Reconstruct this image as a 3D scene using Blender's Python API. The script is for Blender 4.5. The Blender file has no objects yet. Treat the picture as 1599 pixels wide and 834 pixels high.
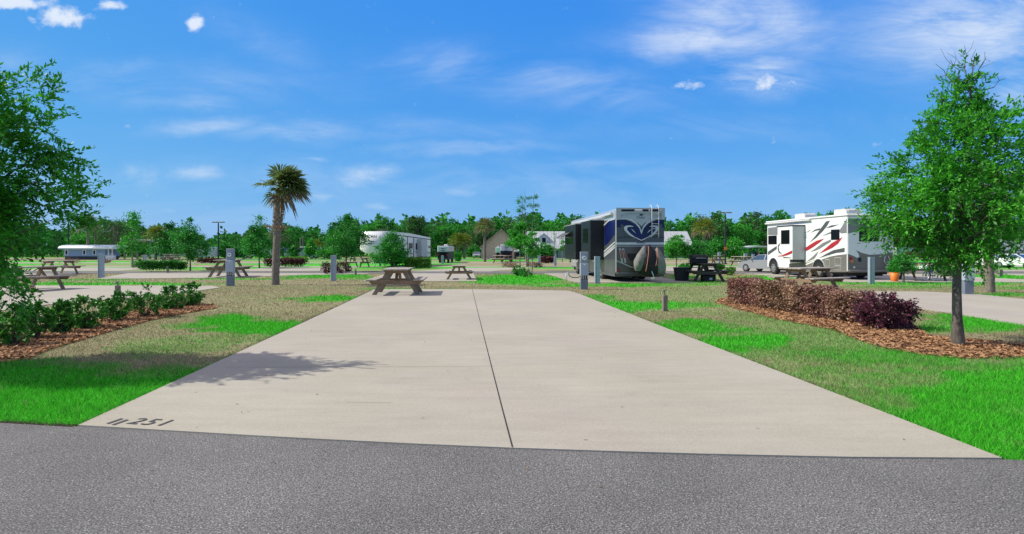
import bpy, math, random
import numpy as np
from mathutils import Vector, Matrix, Quaternion

R = math.radians
random.seed(7)
rng = np.random.default_rng(11)
scene = bpy.context.scene
COL = scene.collection

# ------------------------------------------------------------------ camera
CAM_H = 1.5
FPX = 900.0            # focal length in photo pixels
HOR = 391.0            # photo row of the horizon
CX = 799.5
cam_d = bpy.data.cameras.new('camera')
cam = bpy.data.objects.new('camera', cam_d)
COL.objects.link(cam)
cam.location = (0, 0, CAM_H)
cam.rotation_euler = (R(90), 0, 0)
cam_d.sensor_width = 36
cam_d.lens = 36 * FPX / 1599
cam_d.shift_y = -26 / 1599
cam_d.clip_start = 0.05
cam_d.clip_end = 6000
scene.camera = cam

# ------------------------------------------------------------------ view
scene.view_settings.view_transform = 'Standard'
scene.view_settings.look = 'None'
scene.view_settings.gamma = 1
scene.view_settings.exposure = 0.10
scene.render.engine = 'CYCLES'
scene.cycles.max_bounces = 6
scene.cycles.transparent_max_bounces = 8

# ------------------------------------------------------------------ sun
SUN_EL = 42.0
tosun = Vector((-math.cos(R(SUN_EL)), 0.03, math.sin(R(SUN_EL)))).normalized()
sl = bpy.data.lights.new('sun', 'SUN')
sl.energy = 4.7
sl.angle = R(0.5)
sl.color = (1.0, 0.945, 0.835)
so = bpy.data.objects.new('sun', sl)
COL.objects.link(so)
so.rotation_euler = (-tosun).to_track_quat('-Z', 'Y').to_euler()
so.location = (-30, 0, 40)

# ------------------------------------------------------------------ world
world = bpy.data.worlds.new('World')
scene.world = world
world.use_nodes = True
wt = world.node_tree
wt.nodes.clear()
def WN(t, **k):
    n = wt.nodes.new(t)
    for a, b in k.items():
        setattr(n, a, b)
    return n
def wmath(op, a, b=None, c=None, clamp=False):
    n = WN('ShaderNodeMath', operation=op, use_clamp=clamp)
    for i, v in enumerate((a, b, c)):
        if v is None: continue
        if isinstance(v, (int, float)): n.inputs[i].default_value = v
        else: wt.links.new(v, n.inputs[i])
    return n.outputs[0]
sky = WN('ShaderNodeTexSky', sky_type='NISHITA', sun_disc=False)
sky.sun_elevation = R(SUN_EL)
sky.sun_rotation = R(-90)
sky.altitude = 0
sky.air_density = 1.0
sky.dust_density = 0.15
sky.ozone_density = 3.0
hs = WN('ShaderNodeHueSaturation')
hs.inputs['Hue'].default_value = 0.5
hs.inputs['Saturation'].default_value = 1.0
hs.inputs['Value'].default_value = 1.0
# clear Florida air: each channel of the sky graded to the photograph's deep blue
ssep = WN('ShaderNodeSeparateColor'); scmb = WN('ShaderNodeCombineColor')
wt.links.new(sky.outputs[0], ssep.inputs[0])
for ci, (gain, gam) in enumerate(((.33, 1.02), (.53, .49), (.85, .04))):
    q = wmath('MULTIPLY', wmath('POWER', wmath('MULTIPLY', ssep.outputs[ci], .1275), gam), gain / .1057)
    wt.links.new(q, scmb.inputs[ci])
wt.links.new(scmb.outputs[0], hs.inputs['Color'])
tc = WN('ShaderNodeTexCoord')
sep = WN('ShaderNodeSeparateXYZ')
wt.links.new(tc.outputs['Generated'], sep.inputs[0])
ay = wmath('MAXIMUM', wmath('ABSOLUTE', sep.outputs[1]), 0.08)
U = wmath('DIVIDE', sep.outputs[0], ay)
V = wmath('DIVIDE', sep.outputs[2], ay)
comb = WN('ShaderNodeCombineXYZ')
wt.links.new(U, comb.inputs[0]); wt.links.new(V, comb.inputs[1]); wt.links.new(sep.outputs[1], comb.inputs[2])
def wnoise(scale, loc, detail, rough, sc, dist=0.0, rot=0.0):
    mp = WN('ShaderNodeMapping')
    mp.inputs['Scale'].default_value = sc
    mp.inputs['Location'].default_value = loc
    mp.inputs['Rotation'].default_value = (0, 0, rot)
    wt.links.new(comb.outputs[0], mp.inputs[0])
    n = WN('ShaderNodeTexNoise')
    n.inputs['Scale'].default_value = scale
    n.inputs['Detail'].default_value = detail
    n.inputs['Roughness'].default_value = rough
    n.inputs['Distortion'].default_value = dist
    wt.links.new(mp.outputs[0], n.inputs['Vector'])
    return n.outputs[0]
n_cir = wnoise(3.6, (3.1, 1.7, 0), 12, 0.60, (1.0, 3.0, 0.0), 0.9, 0.16)
n_str = wnoise(11.0, (8.1, 2.7, 0), 10, 0.7, (0.8, 4.5, 0.0), 1.8, 0.10)
n_puf = wnoise(26.0, (0, 0, 0), 6, 0.6, (1.0, 1.3, 0.0), 0.2)
n_wu = wnoise(9.0, (5, 3, 0), 4, 0.6, (1, 2.0, 0), 0.0)
n_wv = wnoise(9.0, (1, 9, 0), 4, 0.6, (1, 2.0, 0), 0.0)
Uw = wmath('ADD', U, wmath('MULTIPLY', wmath('SUBTRACT', n_wu, 0.5), 0.10))
Vw = wmath('ADD', V, wmath('MULTIPLY', wmath('SUBTRACT', n_wv, 0.5), 0.05))
def blob(px, py, rx, ry, k, tilt=0.0, warp=True):
    u0, v0 = (px - CX) / FPX, (HOR - py) / FPX
    du = wmath('SUBTRACT', Uw if warp else U, u0)
    dv = wmath('SUBTRACT', Vw if warp else V, v0)
    if tilt:
        dv = wmath('SUBTRACT', dv, wmath('MULTIPLY', du, tilt))
    a = wmath('POWER', wmath('ABSOLUTE', wmath('DIVIDE', du, rx / FPX)), 2)
    b = wmath('POWER', wmath('ABSOLUTE', wmath('DIVIDE', dv, ry / FPX)), 2)
    e = wmath('EXPONENT', wmath('MULTIPLY', wmath('ADD', a, b), -1.0))
    return wmath('MULTIPLY', e, k)
cir = None
for b in ((1170, 22, 120, 40, 1.0, -0.15), (1110, 62, 130, 26, .95, .05), (1190, 118, 70, 30, 1.0), (1060, 60, 90, 16, .7, .1), (1530, 45, 190, 66, 1.0), (1592, 140, 60, 36, 1.0), (620, 205, 300, 20, .22), (1250, 60, 60, 40, .5), (700, 285, 900, 34, .26), (300, 130, 260, 30, .22), (1180, 200, 300, 24, .16),
          (218, 273, 34, 16, .75), (300, 275, 40, 13, .7, .15), (572, 275, 50, 17, .95, .15), (325, 197, 85, 13, .55, .12),
          (455, 203, 90, 15, .5, .05), (715, 233, 130, 10, .48), (965, 256, 100, 9, .5), (710, 300, 22, 9, .45), (500, 252, 22, 4, .4),
          (690, 103, 130, 28, .38), (880, 130, 150, 34, .4, -.15), (595, 323, 26, 8, .45), (490, 308, 26, 8, .5), (270, 332, 14, 6, .6),
          (400, 60, 90, 30, .22, -.4), (190, 110, 70, 16, .25), (30, 95, 60, 20, .25), (290, 158, 90, 14, .3), (1000, 320, 500, 30, .12), (300, 330, 400, 30, .2)):
    v = blob(*b)
    cir = v if cir is None else wmath('MAXIMUM', cir, v)
def smooth(x, lo, hi):
    n = WN('ShaderNodeMapRange', interpolation_type='SMOOTHSTEP')
    n.inputs['From Min'].default_value = lo
    n.inputs['From Max'].default_value = hi
    wt.links.new(x, n.inputs['Value'])
    return n.outputs[0]
cir = wmath('MULTIPLY', wmath('MULTIPLY', cir, smooth(n_cir, 0.30, 0.66)), wmath('MULTIPLY_ADD', smooth(n_str, 0.25, 0.75), 0.40, 0.68))
puf = None
for b in ((95, 27, 36, 17, 1.25, 0, False), (304, 36, 16, 15, 1.2, 0, False), (18, 4, 60, 12, 1.2, 0, False), (165, 9, 32, 9, .8, 0, False),
          (1080, 133, 22, 9, .7, 0, False), (1195, 132, 60, 14, .75, 0, False)):
    v = blob(*b)
    puf = v if puf is None else wmath('MAXIMUM', puf, v)
puf = smooth(wmath('ADD', puf, wmath('MULTIPLY', wmath('SUBTRACT', n_puf, 0.5), 2.1)), 0.30, 1.05)
high = wmath('MULTIPLY', smooth(sep.outputs[2], 0.40, 0.58), 0.72)      # unseen warm cloud layer added overhead to lift and neutralise the shadow light
cl = wmath('MAXIMUM', wmath('MULTIPLY', cir, 0.76), wmath('MULTIPLY', puf, 0.9), clamp=True)
# the blue deepens with height above the horizon in clear dry air
mix = WN('ShaderNodeMix', data_type='RGBA')
mix.inputs['B'].default_value = (7.6, 8.3, 9.3, 1)
wt.links.new(cl, mix.inputs['Factor'])
wt.links.new(hs.outputs[0], mix.inputs['A'])
bg = WN('ShaderNodeBackground')
bg.inputs['Strength'].default_value = 0.10
fill_veil = WN('ShaderNodeMix', data_type='RGBA'); fill_veil.inputs['B'].default_value = (7.4, 6.2, 5.3, 1)
wt.links.new(high, fill_veil.inputs['Factor']); wt.links.new(mix.outputs['Result'], fill_veil.inputs['A'])
wt.links.new(fill_veil.outputs['Result'], bg.inputs['Color'])
wo = WN('ShaderNodeOutputWorld')
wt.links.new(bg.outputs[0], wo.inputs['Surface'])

# ------------------------------------------------------------------ plan helpers
def G(px, py):
    """a spot on the ground, measured off the photograph"""
    d = CAM_H * FPX / (py - HOR)
    return ((px - CX) * d / FPX, d)
def D(py): return CAM_H * FPX / (py - HOR)
def Zat(py, d): return CAM_H + (HOR - py) * d / FPX
def Xat(px, d): return (px - CX) * d / FPX
PADK = -0.0839          # sideways drift of the pads per metre of depth
PADA = math.atan(0.0839)

# ------------------------------------------------------------------ materials
def new_mat(name):
    m = bpy.data.materials.new(name); m.use_nodes = True
    nt = m.node_tree
    return m, nt, nt.nodes['Principled BSDF'], nt.nodes['Material Output']
def mat(name, col, rough=0.6, metal=0.0, var=0.15, scale=3.0, bump=0.0, bscale=40.0, spec=0.5, coat=0.0, stretch=(1, 1, 1)):
    m, nt, p, o = new_mat(name)
    tcn = nt.nodes.new('ShaderNodeTexCoord')
    mp = nt.nodes.new('ShaderNodeMapping'); mp.inputs['Scale'].default_value = stretch
    nt.links.new(tcn.outputs['Object'], mp.inputs[0])
    n = nt.nodes.new('ShaderNodeTexNoise'); n.inputs['Scale'].default_value = scale; n.inputs['Detail'].default_value = 5
    n.inputs['Roughness'].default_value = 0.65
    nt.links.new(mp.outputs[0], n.inputs['Vector'])
    rp = nt.nodes.new('ShaderNodeMapRange'); rp.inputs['From Min'].default_value = .3; rp.inputs['From Max'].default_value = .7
    rp.inputs['To Min'].default_value = 1 - var; rp.inputs['To Max'].default_value = 1 + var
    nt.links.new(n.outputs[0], rp.inputs['Value'])
    mx = nt.nodes.new('ShaderNodeVectorMath'); mx.operation = 'SCALE'
    mx.inputs[0].default_value = col[:3]
    nt.links.new(rp.outputs[0], mx.inputs['Scale'])
    nt.links.new(mx.outputs[0], p.inputs['Base Color'])
    p.inputs['Roughness'].default_value = rough; p.inputs['Metallic'].default_value = metal
    p.inputs['Specular IOR Level'].default_value = spec; p.inputs['Coat Weight'].default_value = coat
    if bump:
        n2 = nt.nodes.new('ShaderNodeTexNoise'); n2.inputs['Scale'].default_value = bscale; n2.inputs['Detail'].default_value = 4
        nt.links.new(mp.outputs[0], n2.inputs['Vector'])
        b = nt.nodes.new('ShaderNodeBump'); b.inputs['Strength'].default_value = bump; b.inputs['Distance'].default_value = 0.02
        nt.links.new(n2.outputs[0], b.inputs['Height']); nt.links.new(b.outputs[0], p.inputs['Normal'])
    return m

def leaf_mat(name, dark, light, trans=0.3, rough=0.45, spec=0.4, nscale=1.2):
    m, nt, p, o = new_mat(name)
    ge = nt.nodes.new('ShaderNodeNewGeometry')
    tcn = nt.nodes.new('ShaderNodeTexCoord')
    n = nt.nodes.new('ShaderNodeTexNoise'); n.inputs['Scale'].default_value = nscale; n.inputs['Detail'].default_value = 2
    nt.links.new(tcn.outputs['Object'], n.inputs['Vector'])
    a = nt.nodes.new('ShaderNodeMath'); a.operation = 'MULTIPLY_ADD'; a.inputs[1].default_value = 1.4; a.inputs[2].default_value = -0.45
    nt.links.new(n.outputs[0], a.inputs[0])
    b = nt.nodes.new('ShaderNodeMath'); b.operation = 'MULTIPLY_ADD'; b.inputs[1].default_value = 0.6; b.use_clamp = True
    nt.links.new(ge.outputs['Random Per Island'], b.inputs[0]); nt.links.new(a.outputs[0], b.inputs[2])
    mx = nt.nodes.new('ShaderNodeMix'); mx.data_type = 'RGBA'
    mx.inputs['A'].default_value = (*dark, 1); mx.inputs['B'].default_value = (*light, 1)
    nt.links.new(b.outputs[0], mx.inputs['Factor'])
    nt.links.new(mx.outputs['Result'], p.inputs['Base Color'])
    p.inputs['Roughness'].default_value = rough; p.inputs['Specular IOR Level'].default_value = spec
    if trans:
        t = nt.nodes.new('ShaderNodeBsdfTranslucent'); nt.links.new(mx.outputs['Result'], t.inputs['Color'])
        s = nt.nodes.new('ShaderNodeMixShader'); s.inputs[0].default_value = trans
        nt.links.new(p.outputs[0], s.inputs[1]); nt.links.new(t.outputs[0], s.inputs[2]); nt.links.new(s.outputs[0], o.inputs['Surface'])
    return m

M = {}
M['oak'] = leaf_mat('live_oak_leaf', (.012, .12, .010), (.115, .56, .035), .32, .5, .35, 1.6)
M['oakd'] = leaf_mat('dark_oak_leaf', (.010, .115, .010), (.105, .52, .032), .30, .5, .35, 1.6)  # slightly darker leaf green, used on the left oak
M['young'] = leaf_mat('young_tree_leaf', (.012, .13, .016), (.055, .38, .035), .3, .5, .3, .8)
M['elm'] = leaf_mat('elm_leaf', (.020, .19, .020), (.085, .48, .035), .35, .5, .3, .8)
M['wood_leaf'] = leaf_mat('woodland_leaf', (.014, .10, .022), (.060, .34, .045), .2, .7, .15, .25)
M['wood_leaf2'] = leaf_mat('woodland_leaf_olive', (.035, .085, .028), (.085, .21, .055), .2, .7, .15, .25)
M['wood_leaf3'] = leaf_mat('woodland_leaf_bright', (.016, .15, .018), (.080, .46, .040), .2, .7, .15, .25)
M['palm'] = leaf_mat('palm_frond', (.040, .095, .022), (.22, .29, .09), .3, .5, .3, 1.0)
M['palmy'] = leaf_mat('yellow_palm_frond', (.07, .14, .018), (.26, .32, .04), .3, .5, .3, 1.0)
M['palmm'] = leaf_mat('olive_palm_frond', (.06, .10, .03), (.26, .28, .09), .3, .5, .3, 1.0)
M['palmdry'] = leaf_mat('dry_palm_frond', (.12, .085, .050), (.30, .24, .16), .2, .7, .2, 2.0)
M['holly'] = leaf_mat('shrub_leaf', (.014, .095, .015), (.13, .46, .05), .2, .5, .4, 2.5)
M['hedge_green'] = leaf_mat('hedge_leaf', (.015, .12, .018), (.060, .30, .025), .25, .5, .3, 1.0)
M['hedge_lime'] = leaf_mat('lime_hedge_leaf', (.06, .20, .02), (.16, .38, .04), .25, .5, .3, 1.0)
M['lorop'] = leaf_mat('bronze_hedge_leaf', (.045, .016, .016), (.50, .24, .20), .15, .55, .3, 2.2)
M['lorop_g'] = leaf_mat('olive_hedge_leaf', (.045, .026, .014), (.50, .32, .20), .15, .55, .3, 2.2)
M['lorop_p'] = leaf_mat('purple_shrub_leaf', (.030, .010, .018), (.24, .07, .11), .15, .4, .5, 2.5)
M['redhedge'] = leaf_mat('maroon_hedge_leaf', (.045, .014, .016), (.16, .05, .05), .15, .5, .3, 1.0)
M['bark'] = mat('oak_bark', (.14, .12, .10), .9, 0, .55, 9, .9, 30, .2, stretch=(1, 1, .35))
M['barkl'] = mat('pale_bark', (.26, .23, .19), .9, 0, .45, 12, .8, 30, .2, stretch=(1, 1, .4))
M['palmbark'] = mat('palm_bark', (.20, .17, .14), .95, 0, .4, 14, 1.0, 26, .2, stretch=(1, 1, .5))
M['boot'] = mat('palm_boot', (.30, .25, .20), .9, 0, .4, 8, .6, 30, .2)
M['conc'] = None
M['wood'] = mat('weathered_wood', (.29, .225, .165), .85, 0, .42, 7, .7, 30, .25, stretch=(7, .8, 7))
M['woodx'] = mat('weathered_wood_cross', (.28, .19, .125), .85, 0, .45, 6, .7, 30, .25, stretch=(.9, 7, 7))
M['woodend'] = mat('worn_table_top', (.40, .355, .31), .85, 0, .35, 7, .7, 30, .25, stretch=(7, .8, 7))
M['dwood'] = mat('dark_stained_wood', (.075, .065, .058), .8, 0, .35, 7, .6, 30, .3, stretch=(5, .8, 5))
M['postwood'] = mat('grey_post_wood', (.24, .21, .17), .9, 0, .4, 10, .8, 40, .2, stretch=(2, 2, .5))
M['pedg'] = mat('pedestal_grey', (.26, .30, .35), .5, 0, .10, 5, 0)
M['pedl'] = mat('pedestal_light', (.36, .42, .48), .42, 0, .08, 5, 0)
M['pedd'] = mat('pedestal_dark', (.16, .19, .23), .55, 0, .12, 5, 0)
M['galv'] = mat('galvanised_post', (.34, .39, .45), .42, .1, .10, 4, 0)
M['glass'] = mat('meter_glass', (.75, .78, .80), .2, 0, .05, 4, 0)
M['white'] = mat('white_paint', (.80, .80, .79), .3, 0, .03, 2, 0, coat=.3)
M['offw'] = mat('off_white_paint', (.62, .62, .60), .4, 0, .06, 2)
M['black'] = mat('black_plastic', (.009, .010, .014), .6, 0, .2, 3)
M['rubber'] = mat('tyre_rubber', (.018, .018, .018), .8, 0, .2, 6)
M['chrome'] = mat('wheel_metal', (.62, .63, .65), .25, .8, .05, 5)
M['winglass'] = mat('tinted_window', (.006, .007, .010), .12, 0, .2, 1, spec=.22)
M['blueglass'] = mat('car_window', (.03, .07, .13), .08, 0, .2, 1, spec=.8)
M['rvgrey'] = mat('coach_grey_paint', (.20, .20, .20), .35, 0, .05, 1.5, coat=.3)
M['rvgrey2'] = mat('coach_lower_grey', (.165, .155, .14), .35, 0, .08, 2, coat=.3)
M['rvdark'] = mat('coach_dark_graphic', (.075, .080, .085), .35, 0, .05, 2, coat=.3)
M['rvred'] = mat('coach_red_graphic', (.42, .018, .030), .35, 0, .05, 2, coat=.3)
M['slidepanel'] = mat('slide_out_panel', (.46, .50, .50), .45, 0, .03, 2)
M['dzsilver'] = mat('silver_coach_paint', (.42, .43, .44), .28, .15, .05, 2, coat=.5)
M['dzblue'] = mat('navy_coach_paint', (.005, .010, .080), .3, 0, .5, 1.2, spec=.3, coat=.15)
M['dzgrey'] = mat('graphite_coach_paint', (.070, .078, .090), .3, .1, .15, 1.5, coat=.2)
M['dzbrown'] = mat('bronze_coach_paint', (.090, .082, .076), .3, .1, .1, 2, coat=.2)
M['slidedark'] = mat('dark_slide_paint', (.014, .018, .020), .4, 0, .3, 1.5, spec=.12)
M['stripe'] = mat('pale_stripe', (.60, .61, .62), .3, .1, .05, 2, coat=.4)
M['red'] = mat('red_lens', (.35, .012, .012), .25, 0, .1, 5)
M['orange'] = mat('amber_lens', (.70, .20, .03), .3, 0, .1, 5)
M['pot'] = mat('orange_pot_clay', (.78, .20, .02), .5, 0, .06, 4)
M['soil'] = mat('soil_and_edge_shade', (.035, .027, .020), .95, 0, .4, 12, .5, 30, .1)  # pot soil, and the painted shade line along the slab edges
M['cover_grey'] = mat('grey_cover_fabric', (.20, .195, .18), .75, 0, .25, 6, .6, 9, .2)
M['cover_black'] = mat('black_cover_fabric', (.018, .018, .022), .7, 0, .3, 5, .5, 9, .3)
M['piping'] = mat('orange_piping', (.55, .19, .10), .6, 0, .05, 4)
M['silvercar'] = mat('silver_car_paint', (.40, .41, .43), .25, .35, .04, 2, coat=.6)
M['roofm'] = mat('metal_roof', (.47, .49, .52), .4, .15, .10, 1, stretch=(4, 1, 1))
M['siding'] = mat('grey_siding', (.33, .35, .36), .7, 0, .1, 1)
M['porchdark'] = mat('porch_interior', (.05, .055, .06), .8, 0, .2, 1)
M['tanroof'] = mat('tan_shingle', (.36, .30, .23), .95, 0, .35, 3.0, .6, 9, .1)
M['tanwall'] = mat('tan_gable', (.58, .45, .32), .9, 0, .30, 3.5, .4, 9, .1)
M['bluewall'] = mat('pale_blue_siding', (.26, .35, .52), .6, 0, .06, 2)
M['lamp'] = mat('bronze_lamp_paint', (.022, .024, .028), .5, 0, .2, 3)
M['lamphead'] = mat('lamp_head_grey', (.16, .16, .15), .5, 0, .1, 3)
M['purple'] = mat('purple_bike_paint', (.12, .03, .38), .3, 0, .1, 5, coat=.5)
M['fabricd'] = mat('dark_awning_fabric', (.085, .09, .095), .8, 0, .15, 2)
M['paintmark'] = mat('stencil_paint', (.060, .060, .066), .8, 0, .35, 25)
M['joint'] = mat('joint_sealant', (.020, .020, .022), .9, 0, .3, 8)
M['jointfine'] = mat('saw_cut', (.30, .28, .25), .9, 0, .3, 8)
M['bluebin'] = mat('blue_plastic', (.02, .07, .32), .5, 0, .1, 4)
M['hose'] = mat('dark_hose', (.03, .035, .05), .5, 0, .1, 8)
M['brass'] = mat('dull_metal_tap', (.25, .24, .22), .4, .6, .2, 20)
M['blossom'] = mat('pink_cushion', (.55, .13, .10), .7, 0, .4, 20)

def concrete():
    m, nt, p, o = new_mat('brushed_concrete')
    L = nt.links.new
    ge = nt.nodes.new('ShaderNodeNewGeometry')
    def noise(s, d, st=(1, 1, 1), ro=.6):
        mp = nt.nodes.new('ShaderNodeMapping'); mp.inputs['Scale'].default_value = st
        L(ge.outputs['Position'], mp.inputs[0])
        n = nt.nodes.new('ShaderNodeTexNoise'); n.inputs['Scale'].default_value = s; n.inputs['Detail'].default_value = d; n.inputs['Roughness'].default_value = ro
        L(mp.outputs[0], n.inputs['Vector']); return n.outputs[0]
    big = noise(.45, 4); mid = noise(2.2, 6, (.5, 2.4, 1)); fine = noise(70, 3, (1, 1.0, 1)); hue = noise(.30, 2)
    r1 = nt.nodes.new('ShaderNodeValToRGB')
    r1.color_ramp.elements[0].position = .3; r1.color_ramp.elements[0].color = (.435, .400, .322, 1)
    r1.color_ramp.elements[1].position = .7; r1.color_ramp.elements[1].color = (.440, .392, .345, 1)
    e = r1.color_ramp.elements.new(.5); e.color = (.432, .404, .338, 1)
    L(hue, r1.inputs[0])
    def mr(x, a, b, lo=.3, hi=.7):
        q = nt.nodes.new('ShaderNodeMapRange'); q.inputs['From Min'].default_value = lo; q.inputs['From Max'].default_value = hi
        q.inputs['To Min'].default_value = a; q.inputs['To Max'].default_value = b; L(x, q.inputs['Value']); return q.outputs[0]
    def mul(a, b):
        q = nt.nodes.new('ShaderNodeMath'); q.operation = 'MULTIPLY'; L(a, q.inputs[0]); L(b, q.inputs[1]); return q.outputs[0]
    k = mul(mul(mr(big, .82, .955), mr(mid, .93, 1.04)), mr(fine, .88, 1.10))
    st = noise(1.1, 7, (1, 1, 1), .75); k = mul(k, mr(st, .86, 1.0, .26, .40))
    # small dark specks and drips
    vo = nt.nodes.new('ShaderNodeTexVoronoi'); vo.inputs['Scale'].default_value = 1.3; L(ge.outputs['Position'], vo.inputs['Vector'])
    sp = mr(vo.outputs['Distance'], .55, 1.0, .012, .03)
    k = mul(k, sp)
    sc = nt.nodes.new('ShaderNodeVectorMath'); sc.operation = 'SCALE'; L(r1.outputs[0], sc.inputs[0]); L(k, sc.inputs['Scale'])
    L(sc.outputs[0], p.inputs['Base Color'])
    p.inputs['Roughness'].default_value = .85; p.inputs['Specular IOR Level'].default_value = .25
    b = nt.nodes.new('ShaderNodeBump'); b.inputs['Strength'].default_value = .25; b.inputs['Distance'].default_value = .004
    L(fine, b.inputs['Height']); L(b.outputs[0], p.inputs['Normal'])
    return m
def asphalt():
    m, nt, p, o = new_mat('worn_asphalt')
    L = nt.links.new
    ge = nt.nodes.new('ShaderNodeNewGeometry')
    n1 = nt.nodes.new('ShaderNodeTexNoise'); n1.inputs['Scale'].default_value = 98; n1.inputs['Detail'].default_value = 3; n1.inputs['Roughness'].default_value = .75
    n2 = nt.nodes.new('ShaderNodeTexNoise'); n2.inputs['Scale'].default_value = .7; n2.inputs['Detail'].default_value = 5
    vo = nt.nodes.new('ShaderNodeTexVoronoi'); vo.inputs['Scale'].default_value = 130
    for n in (n1, n2, vo): L(ge.outputs['Position'], n.inputs['Vector'])
    r = nt.nodes.new('ShaderNodeValToRGB'); cr = r.color_ramp
    cr.elements[0].position = .34; cr.elements[0].color = (.035, .034, .035, 1)
    cr.elements[1].position = .70; cr.elements[1].color = (.80, .78, .76, 1)
    e = cr.elements.new(.50); e.color = (.175, .171, .168, 1)
    e = cr.elements.new(.62); e.color = (.300, .294, .288, 1)
    L(n1.outputs[0], r.inputs[0])
    q = nt.nodes.new('ShaderNodeMapRange'); q.inputs['From Min'].default_value = .3; q.inputs['From Max'].default_value = .7
    q.inputs['To Min'].default_value = .82; q.inputs['To Max'].default_value = 1.18; L(n2.outputs[0], q.inputs['Value'])
    q2 = nt.nodes.new('ShaderNodeMapRange'); q2.inputs['From Min'].default_value = .0; q2.inputs['From Max'].default_value = .6
    q2.inputs['To Min'].default_value = 1.25; q2.inputs['To Max'].default_value = .70; L(vo.outputs['Distance'], q2.inputs['Value'])
    mu = nt.nodes.new('ShaderNodeMath'); mu.operation = 'MULTIPLY'; L(q.outputs[0], mu.inputs[0]); L(q2.outputs[0], mu.inputs[1])
    sc = nt.nodes.new('ShaderNodeVectorMath'); sc.operation = 'SCALE'; L(r.outputs[0], sc.inputs[0]); L(mu.outputs[0], sc.inputs['Scale'])
    L(sc.outputs[0], p.inputs['Base Color']); p.inputs['Roughness'].default_value = .85; p.inputs['Specular IOR Level'].default_value = .3
    b = nt.nodes.new('ShaderNodeBump'); b.inputs['Strength'].default_value = .7; b.inputs['Distance'].default_value = .006
    L(n1.outputs[0], b.inputs['Height']); L(b.outputs[0], p.inputs['Normal'])
    return m
GREEN_D = (.008, .11, .005); GREEN_L = (.125, .80, .040)
DRY_D = (.140, .122, .060); DRY_L = (.500, .425, .265)
def turf(name, blades):
    m, nt, p, o = new_mat(name)
    L = nt.links.new
    at = nt.nodes.new('ShaderNodeAttribute'); at.attribute_name = 'green'
    ge = nt.nodes.new('ShaderNodeNewGeometry')
    n = nt.nodes.new('ShaderNodeTexNoise'); n.inputs['Scale'].default_value = 9 if not blades else 5; n.inputs['Detail'].default_value = 6; n.inputs['Roughness'].default_value = .75
    L(ge.outputs['Position'], n.inputs['Vector'])
    n2 = nt.nodes.new('ShaderNodeTexNoise'); n2.inputs['Scale'].default_value = 45; n2.inputs['Detail'].default_value = 3
    L(ge.outputs['Position'], n2.inputs['Vector'])
    var = nt.nodes.new('ShaderNodeMath'); var.operation = 'MULTIPLY_ADD'; var.use_clamp = True
    if blades:
        L(ge.outputs['Random Per Island'], var.inputs[0]); var.inputs[1].default_value = 1.0; var.inputs[2].default_value = 0
    else:
        L(n2.outputs[0], var.inputs[0]); var.inputs[1].default_value = 2.6; var.inputs[2].default_value = -.85
    mg = nt.nodes.new('ShaderNodeMix'); mg.data_type = 'RGBA'; mg.inputs['A'].default_value = (*GREEN_D, 1); mg.inputs['B'].default_value = (*GREEN_L, 1)
    md = nt.nodes.new('ShaderNodeMix'); md.data_type = 'RGBA'; md.inputs['A'].default_value = (*DRY_D, 1); md.inputs['B'].default_value = (*DRY_L, 1)
    L(var.outputs[0], mg.inputs['Factor']); L(var.outputs[0], md.inputs['Factor'])
    f = nt.nodes.new('ShaderNodeMath'); f.operation = 'MULTIPLY_ADD'; L(n.outputs[0], f.inputs[0]); f.inputs[1].default_value = 1.3; f.inputs[2].default_value = -.65
    f2 = nt.nodes.new('ShaderNodeMath'); f2.operation = 'ADD'; L(f.outputs[0], f2.inputs[0]); L(at.outputs['Fac'], f2.inputs[1])
    f3 = nt.nodes.new('ShaderNodeMapRange'); f3.inputs['From Min'].default_value = .12; f3.inputs['From Max'].default_value = .85; L(f2.outputs[0], f3.inputs['Value'])
    mx = nt.nodes.new('ShaderNodeMix'); mx.data_type = 'RGBA'; L(f3.outputs[0], mx.inputs['Factor']); L(md.outputs['Result'], mx.inputs['A']); L(mg.outputs['Result'], mx.inputs['B'])
    L(mx.outputs['Result'], p.inputs['Base Color'])
    p.inputs['Roughness'].default_value = .7 if blades else .95; p.inputs['Specular IOR Level'].default_value = .2
    if blades:
        t = nt.nodes.new('ShaderNodeBsdfTranslucent'); L(mx.outputs['Result'], t.inputs['Color'])
        s = nt.nodes.new('ShaderNodeMixShader'); s.inputs[0].default_value = .35
        L(p.outputs[0], s.inputs[1]); L(t.outputs[0], s.inputs[2]); L(s.outputs[0], o.inputs['Surface'])
    else:
        b = nt.nodes.new('ShaderNodeBump'); b.inputs['Strength'].default_value = .8; b.inputs['Distance'].default_value = .03
        L(n2.outputs[0], b.inputs['Height']); L(b.outputs[0], p.inputs['Normal'])
    return m
M['conc'] = concrete(); M['asph'] = asphalt(); M['turf'] = turf('lawn_ground', False); M['blade'] = turf('grass_blade', True)
M['chip'] = leaf_mat('mulch_chip', (.13, .058, .026), (.56, .32, .17), 0, .85, .2, 3)
M['mulchbase'] = mat('mulch_base', (.20, .095, .045), .95, 0, .45, 25, .8, 40, .1)

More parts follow.
